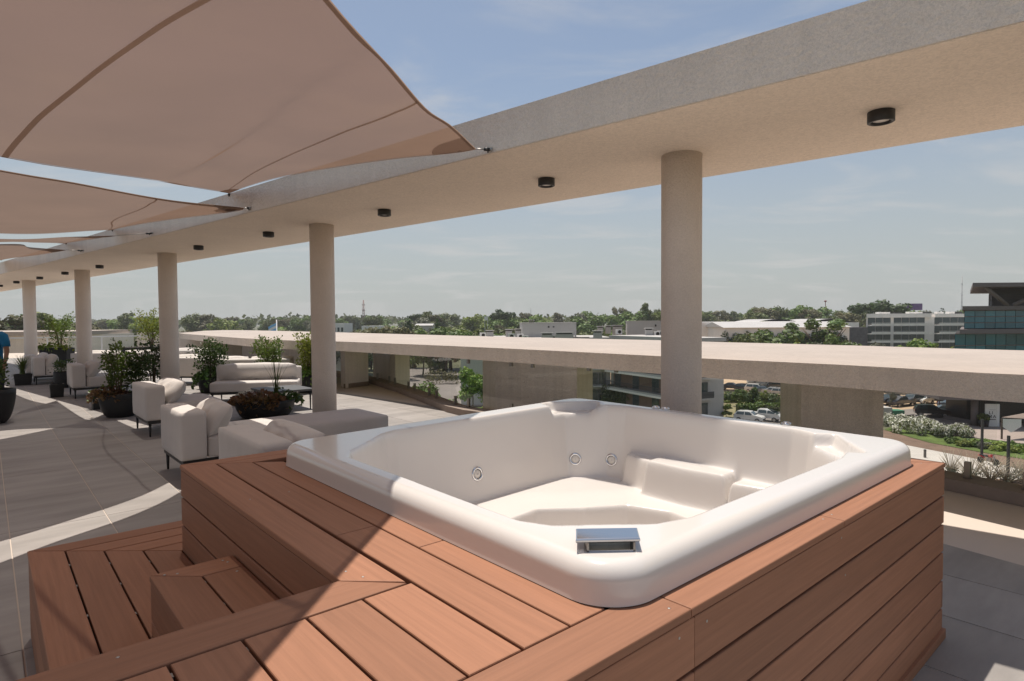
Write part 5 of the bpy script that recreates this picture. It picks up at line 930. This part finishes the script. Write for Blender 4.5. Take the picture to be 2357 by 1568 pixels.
p = aty(*zz(690, 482), 420); t_ = thing('billboard', 'purple billboard among the far trees', 'billboard', (p[0], p[1], GZ)); MB().box(-5.5, 5.5, 0, .5, p[2]-GZ-4.6, p[2]-GZ).build('panel', mat('purple_print', (.14, .05, .22), .6, var=.5, vscale=.5), t_); MB().box(-.5, .5, .1, .4, 0, p[2]-GZ-4.6).build('pole', MT['rail'], t_)
p = aty(637, 757, 60); t_ = thing('flag', 'light blue and white striped flag above the slab edge', 'flag', (p[0], p[1], GZ)); MB().tube([(0, 0, 0), (0, 0, p[2]-GZ+.9)], .05, 6).build('pole', MT['white'], t_); hf = p[2]-GZ
for k, c_ in enumerate(((.25, .5, .75), (.8, .8, .8), (.25, .5, .75))): MB().grid([[(-.05-.1*i, .06*math.sin(i*1.1), hf+.6-.25*k-.05*i-.25*f) for i in range(9)] for f in (0, 1)]).build('stripe', mat('flag%d' % k, c_, .8), t_)
# ---------------------------------------------------------------- vehicles
def car(label, px, rz, kind, col, group='parked cars', z=GZ):
    b = gpt(px) if len(px) == 2 else px[:2]; t = thing({'hatch': 'hatchback_car', 'sedan': 'sedan_car', 'suv': 'suv_car', 'pickup': 'pickup_truck', 'van': 'delivery_van'}[kind], label, 'van' if kind == 'van' else 'car', (*b, z+.1), rz, group)
    paint = mat('paint_'+kind+str(len(bpy.data.materials)), col, .3, coat=.6); Wd = .86
    prof = {'hatch': [(-2.0, .35), (-2.02, .75), (-1.9, 1.0), (-1.55, 1.42), (-.6, 1.5), (.25, 1.46), (1.0, .98), (1.85, .82), (2.02, .6), (2.02, .32)], 'sedan': [(-2.25, .35), (-2.28, .8), (-2.1, 1.0), (-1.45, 1.06), (-.9, 1.4), (.2, 1.43), (1.0, 1.0), (2.05, .84), (2.22, .6), (2.22, .3)],
            'suv': [(-2.2, .4), (-2.25, .95), (-2.1, 1.15), (-1.8, 1.62), (-.6, 1.7), (.3, 1.66), (1.0, 1.15), (2.05, 1.02), (2.22, .75), (2.22, .38)], 'pickup': [(-2.5, .45), (-2.52, 1.05), (-.75, 1.05), (-.6, 1.62), (.35, 1.66), (1.05, 1.15), (2.2, 1.05), (2.4, .75), (2.4, .42)], 'van': [(-2.8, .4), (-2.85, 1.2), (-2.75, 2.45), (-1., 2.5), (1.2, 2.45), (1.9, 1.45), (2.6, 1.15), (2.75, .8), (2.75, .38)]}[kind]
    zb_ = {'hatch': .95, 'sedan': .98, 'suv': 1.1, 'pickup': 1.1, 'van': 1.35}[kind]; zt0 = max(p[1] for p in prof); hw = lambda z_: Wd if z_ <= zb_ else Wd-(z_-zb_)/(zt0-zb_)*(.20 if kind != 'van' else .08)
    n = len(prof); V = []
    for x, z_ in prof: V += [(x, -hw(z_)*(.93 if abs(x) > 1.9 else 1), z_), (x, hw(z_)*(.93 if abs(x) > 1.9 else 1), z_)]
    zmid = [(x, zb_ if z_ > zb_ else z_) for x, z_ in prof]
    F_ = [(2*i, 2*i+2, 2*i+3, 2*i+1) for i in range(n-1)]+[(2*(n-1), 0, 1, 2*(n-1)+1)]
    m2 = MB().add(V, F_)
    for s_ in (0, 1):                               # sides: lower and cabin fans
        low = [i for i in range(n) if prof[i][1] <= zb_+.001]; m2.add([(x, (-1 if s_ == 0 else 1)*Wd*(.93 if abs(x) > 1.9 else 1), z_) for x, z_ in zmid], [tuple(range(n)) if s_ == 0 else tuple(range(n))[::-1]])
        cab = [p for p in prof if p[1] >= zb_-.06]; xs_ = [p for p in cab]; base = [(xs_[0][0], zb_), (xs_[-1][0], zb_)]; poly = [base[0]]+xs_+[base[1]]; m2.add([(x, (-1 if s_ == 0 else 1)*hw(max(z_, zb_)), max(z_, zb_)) for x, z_ in poly], [tuple(range(len(poly))) if s_ else tuple(range(len(poly)))[::-1]])
    m2.build('body', paint, t)
    cab = [p for p in prof if p[1] >= zb_-.06 and not (kind == 'pickup' and p[0] < -.8) and not (kind == 'sedan' and p[0] < -1.5)]; fr = cab[-1]; frt = cab[-2]; rr = cab[0]; rrt = cab[1] if kind not in ('hatch', 'suv', 'van') else cab[1]
    def quad(x0, z0, x1, z1, nm):
        o_ = .012; k0 = hw(z0)-.07; k1 = hw(z1)-.05; dx_, dz_ = x1-x0, z1-z0; L_ = math.hypot(dx_, dz_); nx_, nz_ = dz_/L_*o_, -dx_/L_*o_
        if nz_ < 0: nx_, nz_ = -nx_, -nz_
        MB().add([(x0+nx_, -k0, z0+nz_), (x0+nx_, k0, z0+nz_), (x1+nx_, k1, z1+nz_), (x1+nx_, -k1, z1+nz_)], [(0, 1, 2, 3)]).build(nm, MT['win'], t)
    e = .1; quad(fr[0]-(fr[0]-frt[0])*e, fr[1]+(frt[1]-fr[1])*e, frt[0]+(fr[0]-frt[0])*e, frt[1]-(frt[1]-fr[1])*e, 'windscreen')
    if kind == 'van': quad(-2.79, 1.45, -2.755, 2.2, 'rear_window')
    else: quad(rr[0]+(rrt[0]-rr[0])*.15, rr[1]+(rrt[1]-rr[1])*.15, rrt[0]-(rrt[0]-rr[0])*.08, rrt[1]-(rrt[1]-rr[1])*.08, 'rear_window')
    zA_, zB_ = zb_+.03, zt0-.10; xa0, xa1 = (rr[0]+.25, fr[0]-.22); xb0, xb1 = (rrt[0]+.08, frt[0]-.06)
    if kind == 'van': xa0, xb0 = .2, .2
    if kind == 'pickup': xa0, xb0 = -.55, -.5
    xm = (xa0+xa1)/2-.05
    for s_ in (-1, 1):
        for q0, q1, r0, r1 in ((xa0, xm-.04, xb0, min(xm-.04, xb1)), (xm+.04, xa1, min(xm+.04, xb1-.1), xb1)):
            MB().add([(q0, s_*(hw(zA_)+.012), zA_), (q1, s_*(hw(zA_)+.012), zA_), (r1, s_*(hw(zB_)+.012), zB_), (r0, s_*(hw(zB_)+.012), zB_)], [(0, 1, 2, 3) if s_ < 0 else (3, 2, 1, 0)]).build('side_window', MT['win'], t)
        MB().box(fr[0]-.45, fr[0]-.25, min(s_*(Wd), s_*(Wd+.18)), max(s_*Wd, s_*(Wd+.18)), zb_, zb_+.13).build('mirror', paint, t)
        xl, xr = prof[-2][0], prof[1][0]; MB().box(xl-.32, xl-.05, s_*.5-.2, s_*.5+.2, .66, .80).build('headlight', MT['lens'], t); MB().box(xr-.01, xr+.12, s_*.62-.14, s_*.62+.14, .72, .95).build('tail_light', MT['tail'], t)
    wx = (prof[-1][0]-.75, prof[0][0]+.72)
    for x in wx:
        for s_ in (-1, 1):
            w_ = link('wheel', TYRE, t, loc=(x, s_*.78, .24 if kind not in ('suv', 'pickup') else .27), rot=(math.pi/2, 0, 0)); link('rim', RIMM, w_)
    MB().box(prof[-1][0]-.02, prof[-1][0]+.03, -.55, .55, .38, .55).build('grille', MT['black'], t); return t
MT['tail'] = mat('tail_light', (.35, .01, .01), .2); TYRE = MB().lathe([(.2, -.1), (.32, -.1), (.345, -.07), (.345, .07), (.32, .1), (.2, .1)], 18).mesh('tyre', MT['black']); RIMM = MB().lathe([(.215, -.105), (.215, .105)], 14).mesh('rim', MT['screw'])
WH, BK, SV, DG, BL = (.72, .70, .66), (.012, .012, .014), (.38, .39, .40), (.05, .055, .06), (.10, .13, .17)
R = math.radians
car('white hatchback on the street in front of the hedge', zL(1240, 1075), R(-38), 'hatch', WH); car('white pickup parked beside the white hatchback', zL(1550, 1050), R(-38), 'pickup', WH)
car('white van in the dirt lot under the slab edge', zL(1480, 290), R(170), 'van', WH); car('white hatchback in the dirt lot in front of the white van', zL(1700, 330), R(168), 'hatch', WH); car('dark pickup at the blade edge in the dirt lot', zL(1900, 360), R(168), 'pickup', DG)
car('dark car half hidden behind the shrubs, left one', zL(850, 370), R(-30), 'sedan', DG); car('dark car half hidden behind the shrubs, right one', zL(1140, 400), R(-32), 'hatch', DG); car('white roofed car behind the street trees', zL(1400, 430), R(-32), 'suv', WH); car('blue-grey car behind the street trees', zL(1560, 460), R(-32), 'sedan', BL)
car('silver sedan at the right of the shrub row', zL(1790, 480), R(-32), 'sedan', SV); car('silver car cut by the right wall blade', zL(1960, 510), R(-32), 'hatch', SV)
car('black pickup at the left of the right lot', zR(300, 290), R(205), 'pickup', BK); car('black car behind the pickup in the right lot', zR(130, 265), R(205), 'suv', BK); car('dark SUV with lit tail lamp in the right lot', zR(470, 265), R(205), 'suv', DG); car('white hatchback among the black cars', zR(640, 255), R(210), 'hatch', WH); car('black SUV facing the camera in the right lot', zR(820, 245), R(-35), 'suv', BK); car('black sedan at the right end of the lot', zR(1010, 235), R(200), 'sedan', BK)
car('black SUV on the street behind the low wall', zR(760, 440), R(-25), 'suv', BK); car('grey sedan beside the black SUV on the street', zR(1010, 420), R(-25), 'sedan', DG); car('blue sedan behind the grey one on the street', zR(1100, 335), R(-20), 'sedan', BL)
car('white hatchback seen low through the glass, left one', gpt((999, 907)), R(205), 'hatch', WH); car('white car seen low through the glass, middle one', gpt((1006, 917)), R(205), 'sedan', WH); car('white car seen low through the glass, right one', gpt((1038, 915)), R(25), 'hatch', WH)
mb = gpt(zR(1590, 1160)); mo = thing('motorbike', 'red and black motorbike parked on the pale road', 'motorbike', (*mb, GZ+.13), R(-62))
for x in (-.65, .65): w_ = MB().lathe([(.24, -.05), (.3, -.05), (.32, 0), (.3, .05), (.24, .05)], 18).build('wheel', MT['black'], mo, (x, 0, .32), (math.pi/2, 0, 0)); MB().tube([(-.24, 0, 0), (.24, 0, 0)], .015, 5).tube([(0, -.24, 0), (0, .24, 0)], .015, 5).build('spokes', MT['screw'], w_)
redp = mat('moto_red', (.40, .02, .02), .35); MB().tube([(.05, 0, .78), (.3, 0, .88), (.42, 0, .8)], [.13, .16, .1], 10).build('tank', redp, mo); MB().tube([(-.75, 0, .85), (-.3, 0, .80), (.02, 0, .80)], [.07, .11, .1], 8).build('seat', MT['black'], mo); MB().tube([(.65, .08, .32), (.4, .08, .95)], .03, 6).tube([(.65, -.08, .32), (.4, -.08, .95)], .03, 6).build('fork', MT['screw'], mo)
MB().tube([(.36, -.38, 1.05), (.42, 0, .98), (.36, .38, 1.05)], .022, 6).build('handlebar', MT['black'], mo); MB().box(-.15, .25, -.13, .13, .3, .65, .03).build('engine', MT['steel'], mo); MB().tube([(-.65, .07, .32), (-.1, .07, .5), (.35, .03, .85)], .03, 6).build('frame', redp, mo); MB().tube([(-.9, 0, .75), (-.55, 0, .72), (-.3, 0, .6)], [.06, .1, .06], 8).build('rear_fender', redp, mo)
# ---------------------------------------------------------------- tree belt
TLAB = {'round0': ('green broadleaf tree in the far tree belt', 'broadleaf trees of the far belt'), 'round1': ('olive broadleaf tree in the far tree belt', 'olive trees of the far belt'), 'round2': ('bright green tree in the far tree belt', 'bright trees of the far belt'), 'round3': ('yellow-green tree in the far tree belt', 'yellow-green trees of the far belt'), 'round4': ('greyish tree in the far tree belt', 'greyish trees of the far belt'),
        'tall0': ('brownish tall tree in the far tree belt', 'brownish trees of the far belt'), 'tall1': ('tall olive tree in the far tree belt', 'tall trees of the far belt'), 'conifer0': ('dark conifer in the far tree belt', 'conifers of the far belt'), 'poplar0': ('slim poplar in the far tree belt', 'poplars of the far belt')}
rs = np.random.default_rng(5); keys = ['round0', 'round1', 'round2', 'round3', 'round4', 'tall0', 'tall1', 'conifer0', 'round0', 'round2', 'tall0', 'round1']
def where(xp):
    for lim, nm in ((66, 'left of the fifth column'), (189, 'between the fifth and fourth columns'), (384, 'between the fourth and third columns'), (740, 'between the third and second columns'), (960, 'just right of the second column'), (1200, 'left of the left stair house'), (1400, 'behind the left stair house'), (1570, 'left of the nearest column'), (1800, 'just right of the nearest column'), (2020, 'above the ivy building')):
        if xp < lim: return nm
    return 'above the white apartments'
def belt(n, y0, y1, h0, h1, xpx0, xpx1, ks=keys, power=1.):
    for k in range(n):
        Y = y0+(y1-y0)*rs.uniform()**power; xp = rs.uniform(xpx0, xpx1); x = (xp-W0/2)/FPX*Y; key = ks[rs.integers(len(ks))]; lb, gp = TLAB[key]; wh = where(xp); tree(key, (x, Y), rs.uniform(h0, h1), lb.replace('in the far tree belt', ('far off ' if Y > 300 else '')+wh), gp.replace('of the far belt', ('far off ' if Y > 300 else '')+wh), wid=rs.uniform(.95, 1.4))
belt(104, 300, 620, 17, 21.5, -30, 1450, power=.8); belt(80, 300, 560, 18, 24, 1450, 2300, power=.8)
belt(60, 150, 300, 10, 14, 770, 1250); belt(26, 130, 300, 9, 13.5, 240, 780); belt(20, 110, 260, 10, 16, -60, 240)
belt(16, 270, 330, 14, 19, 1600, 2220, ['tall1', 'round1', 'conifer0', 'tall0']); belt(20, 130, 240, 9.5, 12, 1300, 1520)
for k, (key, px, Y, wd, lb) in enumerate((('umbrella0', zw(2285, 125), 330, 1., 'flat-topped dark pine standing above the belt, right of the white tank'), ('umbrella0', zw(1295, 158), 360, 1.1, 'flat-topped dark pine above the belt, middle'), ('conifer0', zw(1115, 200), 190, .9, 'tall dark conifer rising just beyond the slab'), ('conifer0', zw(1480, 235), 170, .9, 'dark conifer cluster beyond the slab'), ('tall1', zq(2150, 42), 300, .9, 'tall bare-stemmed tree above the right stair house'), ('tall0', zq(1775, 88), 420, .9, 'pale tall tree above the belt left of the right stair house'), ('umbrella0', zz(120, 405), 260, 1.4, 'big dark spreading tree left of the white apartments'), ('tall1', (520/4+0, 716), 170, 1.6, 'tall spreading grey tree left of the fourth column'), ('tall0', (20, 716), 150, 1.5, 'tall spreading grey tree behind the fifth column'),
        ('poplar0', zm(1650, 420), 150, 1.6, 'leafy poplar before the ivy wall, left one'), ('poplar0', zm(1850, 425), 150, 1.8, 'leafy poplar before the ivy wall, right one'), ('poplar0', zm(1370, 470), 160, 1.6, 'leafy poplar before the ivy wall, leftmost'), ('round0', zm(1110, 500), 140, 1.3, 'large round tree before the ivy wall'), ('round1', zm(830, 600), 130, 1.1, 'low round tree before the ivy wall'), ('round3', zm(1330, 660), 120, 1., 'pale yellow-green tree just above the slab'), ('round2', zm(1960, 600), 130, .9, 'bright tree beside the dark stone wall'), ('round4', zm(1800, 690), 110, 1., 'greyish tree low above the slab'), ('round3', zm(380, 640), 125, .8, 'yellow tree below the flat roof right of the near column'),
        ('round2', zz(740, 1000), 125, 1.2, 'bright round tree in front of the white apartments'), ('round3', zz(1200, 1070), 115, 1., 'yellow-green tree left of the glass office'), ('round4', zz(240, 1040), 120, 1., 'thin grey tree in front of the white apartments'))):
    tree_d(key, px, Y, lb, None, wd)
# far wood: one mass to the horizon
n = 14000; Y = 620+2600*rs.uniform(size=n)**1.6; xp = rs.uniform(-60, 2420, n); X = (xp-W0/2)/FPX*Y; ph = np.sin(X*.02)*2.2+np.sin(X*.007+Y*.004)*2.4; Zt = 17.5+ph+rs.normal(size=n)*1.3+(Y-620)*.0021
P = np.column_stack([X, Y, GZ+Zt*rs.uniform(.35, 1., n)**.5]); Nn = rs.normal(size=(n, 3))+np.array([0, -.6, .5]); Nn /= np.linalg.norm(Nn, axis=1)[:, None]; tt = np.cross(Nn, rs.normal(size=(n, 3))); tt /= np.linalg.norm(tt, axis=1)[:, None]; bb = np.cross(Nn, tt); s = (3.4*rs.uniform(.5, 1.3, n)*(Y/900)**.3)[:, None]
V = np.stack([P-tt*s, P-bb*s*.7, P+tt*s, P+bb*s*.7], 1).reshape(-1, 3); fwd_ = link('far_wood', np_mesh('far_wood', V, np.arange(4*n).reshape(n, 4), MT['crown_olive'])); tag(fwd_, 'hazy far wood along the horizon', 'wood', kind='stuff')
# ================================================================ HAZE
hv = bpy.data.materials.new('haze_air'); hv.use_nodes = True; t = hv.node_tree; t.nodes.remove(t.nodes['Principled BSDF'])
pv = N(t, 'ShaderNodeVolumePrincipled', inp={'Color': (.86, .87, .87, 1), 'Density': .00023, 'Anisotropy': .25}); t.links.new(pv.outputs[0], t.nodes['Material Output'].inputs['Volume'])
hzb = MB().box(-5900, 5900, -1900, 8900, GZ-1.1, 26.).build('haze', hv); tag(hzb, 'thin pale haze over the whole place', 'haze', kind='stuff')
